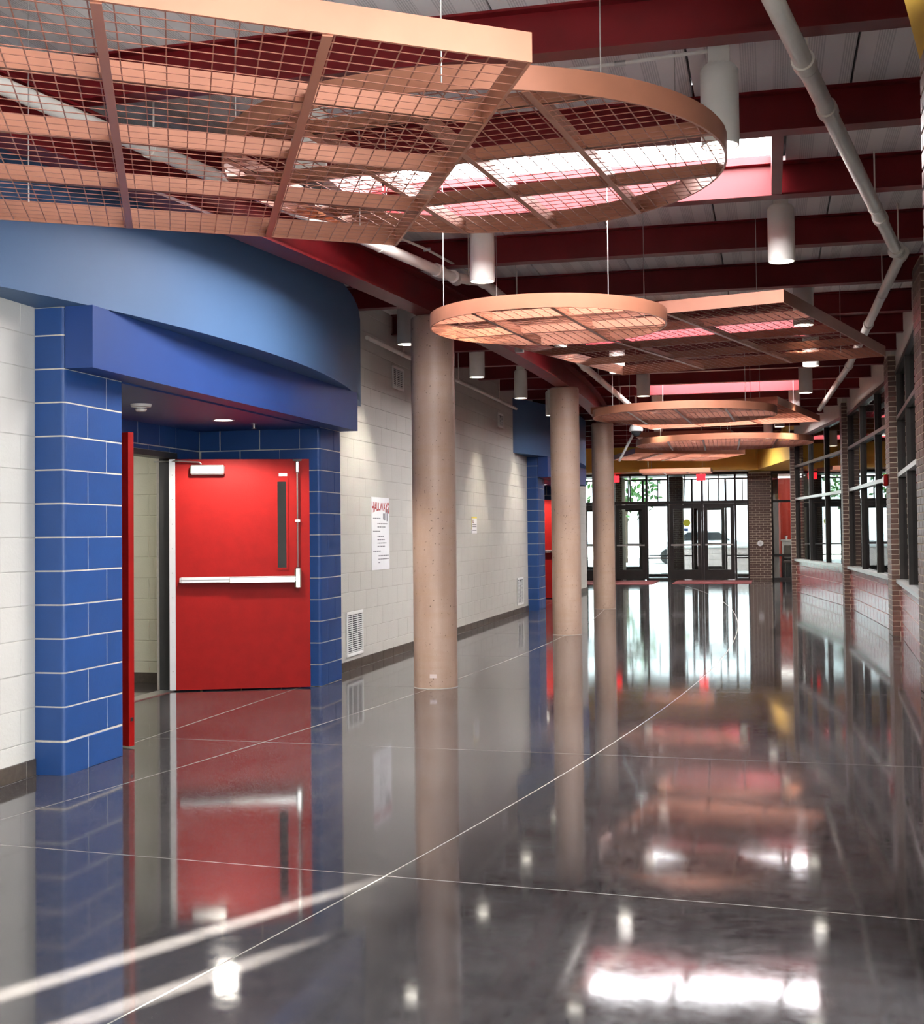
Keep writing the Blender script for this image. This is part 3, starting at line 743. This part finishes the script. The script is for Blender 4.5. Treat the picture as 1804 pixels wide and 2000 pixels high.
# vestibule shell: brick, ceiling, floor outside, pale block wall
struct(MB().box(-9, 0.05, UE + 0.14, UE + 3.5, 3.14, 3.25).build('ceiling_vestibule', 'vent_white'), 'ceiling of the vestibule')
pier('brick pier inside the vestibule seen through the left door', -5.05, UE + 2.4, UE + 3.4, 3.12, 0.55, False)
pier('brick pier inside the vestibule seen through the upper glazing', -3.05, UE + 2.7, UE + 3.4, 3.12, 0.40, False)
bw = struct(MB().box(0.05, 0.25, UE + 0.15, 85, 0, 5.4).build('wall_right', 'brick'), 'brick side wall of the vestibule, lengthened outside to block the sun')  # runs on far past the vestibule to keep low sun off the paving
struct(MB().box(14, 14.4, 8, 28, -0.2, 10).build('wall_sun_blocker', 'pale_block'), 'added unseen wall outside that blocks the low sun')  # added out of view to keep low sun from entering near the camera
ground = struct(MB().box(-40, 40, 44.2, 120, -0.25, -0.02).build('floor_outside', 'pavement'), 'pale paving outside the doors')
struct(MB().box(-40, -9.2, 30, 44.2, -0.25, -0.02).build('floor_outside', 'pavement'), 'pale paving beside the building')
pb_ = tag(empty('planter_wall', (-3.6, 46.5, 0)), 'low pale block wall outside the entrance doors', 'wall')
MB().box(0.004, 3.2, 0.01, 0.35, 0, 0.80).build('mortar_core', 'mortar_pale', pb_)
for r_ in range(4):
    for q in range(8): place('pale_block', block_mesh('pale_block', 0.39, 0.1, 0.19, 0.004, 'pale_block'), pb_, (q*0.4, 0, r_*0.2))
MB().box(-0.03, 3.23, -0.03, 0.38, 0.80, 0.86).build('cap', 'pavement', pb_)
def tree(x, y, h, lb):
    t = tag(empty('street_tree', (x, y, -0.02)), lb, 'tree')
    MB().tube((0,0,0), (0.1,0,h*0.55), 0.14, 0.07, 8).build('trunk', 'bark', t)
    mb = MB(); rnd = random.Random(int(x*10+y))
    for k in range(420):
        th = rnd.uniform(0, 6.28); ph = rnd.uniform(-1, 1); rr = rnd.uniform(0.5, 1.0)*h*0.33
        c_ = Vector((rr*math.cos(th)*math.sqrt(1-ph*ph), rr*math.sin(th)*math.sqrt(1-ph*ph), h*0.66 + rr*ph*1.0))
        a = Vector((rnd.uniform(-1,1), rnd.uniform(-1,1), rnd.uniform(-1,1))).normalized(); b_ = a.orthogonal().normalized(); s_ = 0.16
        mb.add([c_ - a*s_, c_ + b_*s_*0.6, c_ + a*s_, c_ - b_*s_*0.6], [(0,1,2,3)])
    tag(mb.build('foliage', 'leaf', t), kind='stuff')
tree(-6.6, 60, 5.5, 'tree outside seen through the sticker door'); tree(-13, 66, 6, 'tree outside at the far left of the doors')
def car(x, y, lb):
    t = tag(empty('parked_car', (x, y, -0.02)), lb, 'car')
    prof = [(-2.2,0.35),(-2.25,0.7),(-2.1,0.9),(-1.2,1.0),(-0.6,1.45),(0.9,1.45),(1.5,1.02),(2.1,0.92),(2.25,0.6),(2.2,0.35)]
    mb = MB(); n = len(prof)
    mb.add([(px, -0.85, pz) for px, pz in prof] + [(px, 0.85, pz) for px, pz in prof], [tuple(range(n))[::-1], tuple(range(n, 2*n))] + [(i, (i+1)%n, n+(i+1)%n, n+i) for i in range(n)])
    mb.build('body', 'car_paint', t)
    MB().add([(-1.05,-0.86,1.03),(1.3,-0.86,1.03),(0.82,-0.86,1.38),(-0.52,-0.86,1.38)], [(0,1,2,3)]).build('side_window', 'car_glass', t)
    for wx in (-1.4, 1.4):
        for wy in (-0.8, 0.8): MB().tube((wx, wy-0.1, 0.33), (wx, wy+0.1, 0.33), 0.33, None, 20).build('wheel', 'black_rubber', t)
car(-3.0, 58, 'pale car parked outside the entrance')
# office to the right of the entrance, behind glass
ow = struct(empty('window_7', (0.05, UE, 0)), 'dark framed office window right of the brick pier')
for x in (0.02, 1.6): MB().box(x - 0.03, x + 0.03, -0.06, 0.06, 0, 3.1).build('mullion', 'bronze', ow)
for z in (0.03, 0.70, 2.25, 3.07): MB().box(0.05, 1.57, -0.05, 0.05, z - 0.035, z + 0.035).build('transom', 'bronze', ow)
for a, b2 in ((0.065, 0.665), (0.735, 2.215), (2.285, 3.035)): MB().box(0.05, 1.57, -0.003, 0.003, a, b2).build('pane', 'glass', ow)
struct(MB().box(1.75, 1.95, 31.2, UE - 0.06, 0, DECK).build('wall_right', 'beige_paint'), 'wall between the window bays and the office window')
struct(MB().box(1.68, 3.3, UE - 0.05, UE + 0.1, 0, 3.1).build('wall_entrance', 'brick'), 'brick wall right of the office window')
struct(MB().box(0.25, 4.0, UE + 5.5, UE + 5.7, 0, 3.2).build('wall_office', 'office_red'), 'red office wall behind the reception desk')
struct(MB().box(0.25, 4.0, UE + 0.1, UE + 5.5, 3.12, 3.2).build('ceiling_office', 'vent_white'), 'white office ceiling')
struct(MB().box(4.0, 4.2, UE + 0.1, UE + 5.7, 0, 3.2).build('wall_office', 'beige_paint'), 'office side wall')
for k, (x, y) in enumerate(((1.35, UE + 2.2), (0.85, UE + 4.1))):
    o = tag(empty('strip_light', (x, y, 3.119)), ('nearer' if k == 0 else 'farther') + ' white strip light on the office ceiling', 'light')
    MB().box(-0.6, 0.6, -0.08, 0.08, -0.04, -0.005).build('diffuser', 'tube_glow', o); MB().box(-0.62, 0.62, -0.1, 0.1, -0.005, 0.0).build('frame', 'vent_white', o)
dk = tag(empty('reception_desk', (0.35, UE + 2.6, 0)), 'white topped reception desk behind the office glass', 'desk')
MB().box(0, 2.4, 0.1, 0.8, 0, 1.08).build('body', 'chair_black', dk); MB().box(0.0, 2.4, 0.06, 0.1, 0.66, 1.08).build('front_panel', 'desk_white', dk); MB().cbox(-0.03, 2.45, 0, 0.85, 1.08, 1.13, 0.008).build('top', 'desk_white', dk)
oc = tag(empty('office_chair', (0.62, UE + 1.5, 0)), 'grey office chair in front of the reception desk', 'chair')
MB().cbox(-0.24, 0.24, -0.22, 0.22, 0.44, 0.52, 0.02).build('seat', 'chair_grey', oc); MB().cbox(-0.22, 0.22, -0.27, -0.22, 0.58, 0.98, 0.02).build('backrest', 'chair_grey', oc)
for sx_ in (-0.2, 0.2):
    for sy_ in (-0.19, 0.19): MB().tube((sx_, sy_, 0.0), (sx_*0.95, sy_*0.95, 0.45), 0.014, None, 8).build('leg', 'steel', oc)
MB().box(-0.02, 0.02, -0.26, -0.22, 0.46, 0.6).build('back_stem', 'steel', oc)
pt = tag(empty('flower_pot', (0.95, UE + 2.95, 1.13)), 'small orange pot with flowers on the reception desk', 'pot')
MB().lathe([(0.0001,0),(0.06,0),(0.08,0.09),(0.07,0.09),(0.0001,0.08)], 16).build('pot', 'orange_plastic', pt, smooth=True)
for k in range(6):
    a = k*1.05; MB().path([(0,0,0.08),(0.04*math.cos(a),0.04*math.sin(a),0.17),(0.07*math.cos(a),0.07*math.sin(a),0.24)], 0.008, 6).build('stem', 'leaf', pt); MB().lathe([(0.0001,0.22),(0.025,0.235),(0.0001,0.26)], 8, 0.07*math.cos(a), 0.07*math.sin(a)).build('bloom', 'yellow_print' if k % 2 else 'office_red', pt)
tag(MB().cbox(-0.17, 0.17, -0.05, 0.05, 0, 0.14, 0.01).build('file_tray', 'planter_blue', None, (1.35, UE + 2.9, 1.13)), 'small blue tray on the reception desk', 'tray')
cupo = tag(empty('cup', (0.48, UE + 2.85, 1.13)), 'white cup at the left end of the reception desk', 'cup')
MB().lathe([(0.0001,0),(0.035,0),(0.045,0.11),(0.04,0.11),(0.0001,0.10)], 16).build('body', 'vent_white', cupo, smooth=True); MB().lathe([(0.046,0.11),(0.046,0.125),(0.0001,0.13)], 16).build('lid', 'chair_black', cupo, smooth=True)

# ------------------------------------------------------------------ hanging copper mesh clouds
RIM = 0.102
def wire(mb, p, q, t=0.0045, z0=0.0, z1=0.004):
    p, q = Vector(p), Vector(q); d = (q - p)
    if d.length < 0.01: return
    d.normalize(); s = Vector((d.y, -d.x)) * (t/2)
    P = [(p.x - s.x, p.y - s.y), (p.x + s.x, p.y + s.y), (q.x + s.x, q.y + s.y), (q.x - s.x, q.y - s.y)]
    ar = sum(P[i][0]*P[(i+1)%4][1] - P[(i+1)%4][0]*P[i][1] for i in range(4))
    if ar < 0: P = P[::-1]
    mb.prism(P, z0, z1)
def cable(parent, x, y, z0, ztop): MB().tube((x, y, z0), (x, y, ztop), 0.0032, None, 6).build('cable', 'steel', parent)
def disc_cloud(w, u, R, zb, ang, label, cols_, rows_, mesh_step=0.075):
    o = tag(empty('mesh_disc', (w, u, zb), ang), label, 'ceiling disc')
    n = 72; t = 0.012; rim = MB()
    rim.lathe([(R - t, 0.0), (R, 0.0), (R, RIM), (R - t, RIM), (R - t, 0.0)], n); rim.build('rim', 'copper', o, smooth=True)
    mb = MB(); k = int(R / mesh_step)
    for i in range(-k, k + 1):
        c_ = i * mesh_step + mesh_step/2
        if abs(c_) > R - 0.02: continue
        h = math.sqrt((R - t)**2 - c_*c_)
        wire(mb, (c_, -h), (c_, h), z0=0.003, z1=0.006); wire(mb, (-h, c_), (h, c_), z0=0.001, z1=0.0035)
    tag(mb.build('mesh_grid', 'copper_wire', o), kind='stuff')
    def rib(c_, along_x):
        h = math.sqrt((R - t)**2 - c_*c_); mb2 = MB()
        if along_x: mb2.box(-h, h, c_ - 0.004, c_ + 0.004, 0.012, 0.075).box(-h, h, c_ - 0.016, c_ + 0.016, 0.012, 0.016)
        else: mb2.box(c_ - 0.004, c_ + 0.004, -h, h, 0.012, 0.070).box(c_ - 0.016, c_ + 0.016, -h, h, -0.004, 0.001)
        mb2.build('rib', 'copper', o)
    for c0 in cols_: rib(c0, False)
    for c0 in rows_: rib(c0, True)
    for a in (0.8, 2.35, 3.95, 5.5): cable(o, (R-0.02)*math.cos(a), (R-0.02)*math.sin(a), RIM - 0.02, DECK - zb)
    return o
def quad_cloud(NR, FR, FL, NL, zb, label, nx, ny, mesh_step=0.075):
    """corners of the lower edge in plan: near right, far right, far left, near left"""
    bx0 = ((NR[0]+FL[0])/2, (NR[1]+FL[1])/2)
    o = tag(empty('mesh_canopy', (bx0[0], bx0[1], zb)), label, 'ceiling panel')
    q = [Vector((p[0]-bx0[0], p[1]-bx0[1])) for p in (NL, NR, FR, FL)]       # ccw
    def pt(s, t): return (q[0]*(1-s) + q[1]*s)*(1-t) + (q[3]*(1-s) + q[2]*s)*t
    tk = 0.012
    for i in range(4):
        a, b2 = q[i], q[(i+1)%4]; d = (b2-a).normalized(); nrm = Vector((-d.y, d.x))*tk
        MB().prism([a, b2, b2 + nrm, a + nrm], 0, RIM).build('rim', 'copper', o)
    lx = (q[1]-q[0]).length; ly = (q[2]-q[1]).length
    mb = MB(); kx, ky = int(lx/mesh_step), int(ly/mesh_step)
    for i in range(1, kx): wire(mb, pt(i/kx, 0.004), pt(i/kx, 0.996), z0=0.003, z1=0.006)
    for i in range(1, ky): wire(mb, pt(0.004, i/ky), pt(0.996, i/ky), z0=0.001, z1=0.0035)
    tag(mb.build('mesh_grid', 'copper_wire', o), kind='stuff')
    for i in range(1, nx):
        mb2 = MB(); wire(mb2, pt(i/nx, 0.005), pt(i/nx, 0.995), 0.034, -0.004, 0.001); wire(mb2, pt(i/nx, 0.005), pt(i/nx, 0.995), 0.008, 0.012, 0.05); mb2.build('rib', 'copper', o)
    for i in range(1, ny):
        mb2 = MB(); wire(mb2, pt(0.005, i/ny), pt(0.995, i/ny), 0.010, 0.012, 0.085); wire(mb2, pt(0.005, i/ny), pt(0.995, i/ny), 0.034, 0.012, 0.016); mb2.build('rib', 'copper', o)
    for s, t in ((0.12, 0.12), (0.88, 0.12), (0.88, 0.88), (0.12, 0.88)):
        p = pt(s, t); cable(o, p.x, p.y, 0.012, DECK - zb)
    return o
quad_cloud((-0.75, 4.20), (-1.96, 6.70), (-3.76, 5.56), (-2.48, 2.96), 3.0, 'large copper mesh panel at the upper left, nearest the camera', 3, 4)
disc_cloud(-1.40, 6.16, 1.234, 3.2, math.radians(-6.7), 'copper mesh disc overlapping the near square panel, under the bright skylight', (-1.0, -0.46, 0.07, 0.60), (-0.85, -0.18, 0.5))
disc_cloud(-1.64, 9.73, 0.91, 3.0, math.radians(-6.6), 'copper mesh disc in front of the nearest column top', (-0.31, 0.28), (-0.43, 0.28))
quad_cloud((0.135, 10.27), (1.19, 13.80), (-1.60, 14.53), (-2.66, 11.0), 3.2, 'square copper mesh panel with a corner toward the camera, behind the second disc', 3, 4)
disc_cloud(-1.13, 17.9, 1.255, 3.0, math.radians(-1.8), 'copper mesh disc below the pink-lit third skylight', (-0.63, 0.0, 0.63), (0.35,))
quad_cloud((0.135, 18.5), (0.83, 21.8), (-2.0, 22.4), (-2.6, 19.2), 3.2, 'copper mesh panel peeking out to the right behind the third disc', 3, 4)
disc_cloud(-0.80, 24.0, 1.60, 3.0, math.radians(2), 'widest-looking far copper mesh disc, before the yellow bulkhead', (-0.97, -0.35, 0.27, 0.91), (0.5,))
quad_cloud((-0.70, 25.0), (-0.50, 27.0), (-2.45, 27.0), (-2.5, 24.9), 3.25, 'copper mesh panel mostly hidden above the farthest disc', 2, 2)
quad_cloud((-0.47, 27.09), (-1.30, 29.4), (-3.35, 28.25), (-2.61, 25.82), 3.0, 'tilted copper mesh panel just below the farthest disc', 4, 2)
quad_cloud((-1.50, 34.6), (-1.50, 35.9), (-3.40, 35.9), (-3.40, 34.6), 3.0, 'small copper mesh panel hanging right in front of the entrance glazing', 3, 1)

# ------------------------------------------------------------------ cylinder pendants
def pendant(w, u, label, on=True, group=None):
    o = tag(empty('cylinder_light', (w, u, 3.45)), label, 'light', group)
    MB().lathe([(0.086, 0.03), (0.092, 0.0), (0.1, 0.0), (0.1, 0.40), (0.082, 0.425), (0.0001, 0.425)], 32).build('housing', 'lamp_white', o, smooth=True)
    MB().box(-0.055, 0.055, -0.055, 0.055, 0.4255, DECK - 3.45 - 0.001).build('mount_box', 'pipe_white', o)
    MB().lathe([(0.0001, 0.03), (0.086, 0.03)], 24).build('lens', 'lamp_glow', o)
    ld = bpy.data.lights.new('pendant_bulb', 'SPOT'); ld.energy = PENDANT_W; ld.spot_size = math.radians(88); ld.spot_blend = 0.7; ld.shadow_soft_size = 0.07; ld.color = (1, 0.90, 0.74)
    lo = bpy.data.objects.new('bulb', ld); COL.objects.link(lo); lo.parent = o; lo.location = (0, 0, 0.02)
    return o
for w, u, lb in ((-0.22, 6.84, 'largest white cylinder light, beside the right rim of the near disc'), (-2.5, 6.8, 'white cylinder light seen through the near mesh disc'),
                 (0.12, 9.93, 'white cylinder light in front of the red beams at upper right'), (-2.22, 10.03, 'white cylinder light above the second mesh disc'),
                 (0.36, 13.1, 'white cylinder light behind the corner of the square mesh panel'), (-2.02, 13.15, 'white cylinder light above the left side of the square mesh panel'),
                 (0.53, 16.4, 'white cylinder light with its rim showing below the square mesh panel'), (-1.86, 16.3, 'white cylinder light seen through the square mesh panel'),
                 (0.55, 19.6, 'white cylinder light at the right end of the pink skylight edge'), (-1.81, 19.27, 'white cylinder light at the left end of the pink skylight edge'),
                 (0.45, 22.75, 'white cylinder light behind the corner of the third mesh panel'), (-1.90, 22.75, 'white cylinder light above the third mesh disc on the left'),
                 (0.22, 25.9, 'far white cylinder light above the farthest disc on the right'), (-2.15, 25.5, 'far white cylinder light above the farthest disc on the left'),
                 (0.0, 29.0, 'white cylinder light near the far yellow bulkhead on the right'), (-2.4, 29.0, 'white cylinder light near the far yellow bulkhead on the left'),
                 (-0.7, 32.0, 'white cylinder light right of the hanging panel before the entrance'), (-3.0, 32.0, 'white cylinder light left of the hanging panel before the entrance'),
                 (-3.75, 13.15, 'white cylinder light half hidden left of the nearest column'), (-3.67, 16.2, 'white cylinder light hanging in the side aisle right of the nearest column'),
                 (-3.62, 18.95, 'smaller white cylinder light in the side aisle, second from the nearest column'), (-3.65, 21.9, 'white cylinder light hidden behind the second column')):
    pendant(w, u, lb)

# ------------------------------------------------------------------ sprinkler pipes
def sprinkler(pts, r, label, couplings=(), hang=True, zup=DECK):
    b0 = Vector(pts[0]); o = tag(empty('sprinkler_pipe', b0), label, 'pipe')
    L = [Vector(p) - b0 for p in pts]
    for a, b2 in zip(L[:-1], L[1:]):
        MB().tube(a, b2, r, None, 16).build('pipe', 'pipe_white', o, smooth=True)
    for p in L[1:-1]:
        MB().path([p + Vector((0, -0.07, 0)), p + Vector((0, 0, 0.0)), p + Vector((0, 0.07, 0))], r*1.28, 14).build('elbow', 'pipe_white', o, smooth=True)
    for (i, t) in couplings:
        a, b2 = L[i], L[i+1]; c_ = a.lerp(b2, t); d = (b2 - a).normalized()
        cp = MB().tube(c_ - d*0.05, c_ + d*0.05, r*1.25, None, 16).build('coupling', 'pipe_white', o, smooth=True)
        MB().tube(c_ - d*0.045 + Vector((0,0,r*1.2)), c_ + d*0.045 + Vector((0,0,r*1.2)), r*0.22, None, 8).build('bolt', 'steel', cp)
    for i in range(len(L)-1):
        a, b2 = L[i], L[i+1]; n = max(1, int((b2-a).length/2.6))
        for k in range(n):
            c_ = a.lerp(b2, (k+0.5)/n)
            hg = MB().tube(c_ + Vector((0,0,r)), Vector((c_.x, c_.y, zup - b0.z)), 0.006, None, 6).build('hanger_rod', 'pipe_white', o)
            MB().tube(c_ - (b2-a).normalized()*0.015, c_ + (b2-a).normalized()*0.015, r*1.12, None, 16).build('hanger_ring', 'pipe_white', hg, smooth=True)
    return o
sprinkler([(-0.58, 2.0, 3.62), (1.00, 10.55, 3.62), (1.06, 10.75, 3.62), (1.07, 17.9, 3.62), (0.92, 24.2, 3.62)], 0.044, 'thick white sprinkler pipe running along the right side under the beams', [(0, 0.49), (0, 0.575), (0, 0.87), (2, 0.5)])
sprinkler([(-4.15, 2.6, 3.62), (-2.60, 10.65, 3.62), (-2.40, 10.85, 3.62), (-2.36, 16.9, 3.62), (-2.33, 22.2, 3.62)], 0.044, 'thick white sprinkler pipe on the left, passing above the near mesh panel', [(0, 0.5), (0, 0.96), (2, 0.2)])
sprinkler([(W_WALL + 0.07, 13.3, 3.57), (W_WALL + 0.07, 21.75, 3.57)], 0.024, 'thin white pipe along the top of the white block wall', [(0, 0.45)], zup=DECK)
for pts, lb in ((([(-3.2, 8.3, 3.80), (-2.75, 10.3, 3.80), (-2.62, 11.4, 3.80), (-2.55, 14.0, 3.80)]), 'thin white conduit beside the left sprinkler pipe above the red girder'),
                (([(-1.2, 6.95, 3.97), (-0.75, 6.92, 3.97), (-0.28, 6.86, 3.97)]), 'short white conduit feeding the largest cylinder light')):
    conduit(pts, 0.011, lb)
# small junction box on the girder
tag(MB().cbox(-0.05, 0.05, -0.03, 0.03, -0.06, 0.06, 0.006).build('junction_box', 'aluminium', None, (w_col(14.2) + 0.14, 14.2, 3.52)), 'small grey junction box on the red girder', 'junction box')
# dome camera on a ceiling stem
dc = tag(empty('dome_camera', (-2.30, 23.0, 3.22)), 'white dome security camera hanging left of the farthest mesh disc', 'camera')
MB().lathe([(0.0001, -0.10), (0.05, -0.085), (0.085, -0.045), (0.095, 0.0)], 24).build('dome', 'car_glass', dc, smooth=True)
MB().lathe([(0.095, 0.0), (0.12, 0.0), (0.125, 0.04), (0.10, 0.10), (0.03, 0.13), (0.0001, 0.13)], 24).build('housing', 'vent_white', dc, smooth=True)
MB().tube((0, 0, 0.13), (0, 0, DECK - 3.22), 0.02, None, 10).build('stem', 'vent_white', dc)
MB().tube((-0.02, 0.05, 0.02), (-0.36, 0.45, -0.50), 0.022, None, 10).build('brace_pole', 'vent_white', dc)

# ------------------------------------------------------------------ grilles, posters, fire alarm
def grille(u0, u1, z0, z1, label, face=W_WALL, upright=True):
    o = tag(empty('air_grille', (face + 0.001, u0, z0)), label, 'vent')
    W, H, fr = u1 - u0, z1 - z0, 0.035
    MB().box(0, 0.004, fr, W-fr, fr, H-fr).build('backing', 'vent_dark', o)
    for (a, b2, c0, c1) in ((0, W, 0, fr), (0, W, H-fr, H), (0, fr, fr, H-fr), (W-fr, W, fr, H-fr)): MB().cbox(0, 0.016, a, b2, c0, c1, 0.003).build('frame', 'vent_white', o)
    n = int((H - 2*fr) / 0.022)
    me = cached(('slat', round(W,3)), lambda: MB().box(0, 0.009, fr, W-fr, -0.004, 0.004).mesh('slat', 'vent_white'))
    for k in range(n): place('slat', me, o, (0.004, 0, fr + 0.011 + k*0.022))
    for k in (1, 2): MB().box(0.003, 0.0135, W*k/3 - 0.006, W*k/3 + 0.006, fr, H-fr).build('divider', 'vent_white', o)
    return o
grille(12.71, 13.25, 0.14, 0.61, 'white floor-level grille beside the blue pillar')
grille(21.99, 22.53, 0.15, 0.63, 'white floor-level grille beside the far alcove')
grille(14.47, 14.93, 3.15, 3.42, 'small white grille high on the wall beside the nearest column')
grille(20.49, 20.90, 3.16, 3.40, 'small white grille high on the wall near the far alcove')
def text_mesh(body, size, mat, warp=None):
    cu = bpy.data.curves.new('lettering', 'FONT'); cu.body = body; cu.size = size; cu.align_x = 'CENTER'; cu.extrude = 0.0004; cu.offset = 0.0035; cu.space_character = 1.12; cu.resolution_u = 3
    to = bpy.data.objects.new('lettering_tmp', cu); COL.objects.link(to)
    dg = bpy.context.evaluated_depsgraph_get(); me = bpy.data.meshes.new_from_object(to.evaluated_get(dg))
    bpy.data.objects.remove(to)
    me.materials.clear(); me.materials.append(MATS[mat])
    if warp:
        for v in me.vertices: v.co = warp(v.co)
    return me
def on_wall(me, parent, y, z, x=0.0035):
    o = place('lettering', me, parent, (x, y, z)); o.rotation_euler = (math.pi/2, 0, math.pi/2); return o
po = tag(empty('poster', (W_WALL + 0.002, 13.61, 1.02)), 'white poster headed HALLWAYS in red on the white wall', 'poster')
PW, PH = 0.68, 0.82
MB().box(0, 0.003, 0, PW, 0, PH).build('sheet', 'paper', po)
def archw(c_):
    t = c_.x / 0.30; return Vector((c_.x, c_.y * (1.0 + 0.45*t*t) - 0.03*t*t, c_.z))
on_wall(text_mesh('HALLWAYS', 0.118, 'ink_red', lambda c_: archw(Vector((c_.x, c_.y, c_.z)))), po, PW/2, PH - 0.145)
for (x0, x1, z) in ((0.06, 0.34, 0.575), (0.22, 0.60, 0.515), (0.22, 0.53, 0.478), (0.06, 0.32, 0.430), (0.22, 0.46, 0.372), (0.22, 0.50, 0.334), (0.22, 0.56, 0.296), (0.22, 0.50, 0.258), (0.06, 0.34, 0.205), (0.25, 0.64, 0.152), (0.25, 0.64, 0.114), (0.25, 0.31, 0.076)):
    mb = MB(); y = x0; rnd = random.Random(int(z*1000))
    while y < x1:
        ww = rnd.uniform(0.03, 0.07); mb.box(0.003, 0.0036, y, min(y+ww, x1), z, z + 0.011); y += ww + 0.012
    mb.build('text_line', 'ink_grey', po)
fig = MB()
for k, (y, z, h) in enumerate(((0.44, 0.57, 0.07), (0.48, 0.56, 0.08), (0.53, 0.56, 0.10), (0.58, 0.55, 0.14))): fig.box(0.003, 0.0036, y, y + 0.03, z, z + h)
fig.build('drawing', 'ink_grey', po)
p2 = tag(empty('notice', (W_WALL + 0.002, 18.52, 1.42)), 'small white notice with a yellow border right of the nearest column', 'poster')
MB().box(0, 0.003, 0, 0.36, 0, 0.25).build('sheet', 'paper', p2)
MB().box(0.003, 0.0035, 0, 0.36, 0.225, 0.25).box(0.003, 0.0035, 0, 0.025, 0.06, 0.225).build('border', 'yellow_print', p2)
MB().box(0.003, 0.0036, 0.06, 0.15, 0.155, 0.17).box(0.003, 0.0036, 0.08, 0.12, 0.17, 0.205).build('drawing', 'brown_print', p2)
for z in (0.125, 0.095, 0.04): MB().box(0.003, 0.0036, 0.06, 0.33, z, z + 0.01).build('text_line', 'ink_grey', p2)
fa = tag(empty('fire_alarm', (w_right(18.3) - 0.001, 18.15, 2.08)), 'small red fire alarm strobe on the brick pier', 'alarm')
MB().cbox(-0.05, 0, -0.07, 0.07, -0.08, 0.08, 0.008).build('housing', 'red_door', fa); MB().cbox(-0.065, -0.05, -0.03, 0.03, -0.05, 0.05, 0.005).build('lens', 'vent_white', fa)

# ------------------------------------------------------------------ closing walls
# dim office behind the window bays: added outer wall, slotted to draw the sun streaks
SLOT = [(13.97, 14.10), (14.80, 14.94)]
prev = 4.9
for a, b2 in SLOT + [(31.4, 31.4)]:
    room_wall(orx, orx + 0.012, prev, a, 0, DECK + 0.08, 'added sun-blocking outer wall of the dim office behind the windows'); prev = b2
    if b2 > a: room_wall(orx, orx + 0.012, a, b2, 0, 1.56, 'added wall piece below a sun slot, ending the floor streak')
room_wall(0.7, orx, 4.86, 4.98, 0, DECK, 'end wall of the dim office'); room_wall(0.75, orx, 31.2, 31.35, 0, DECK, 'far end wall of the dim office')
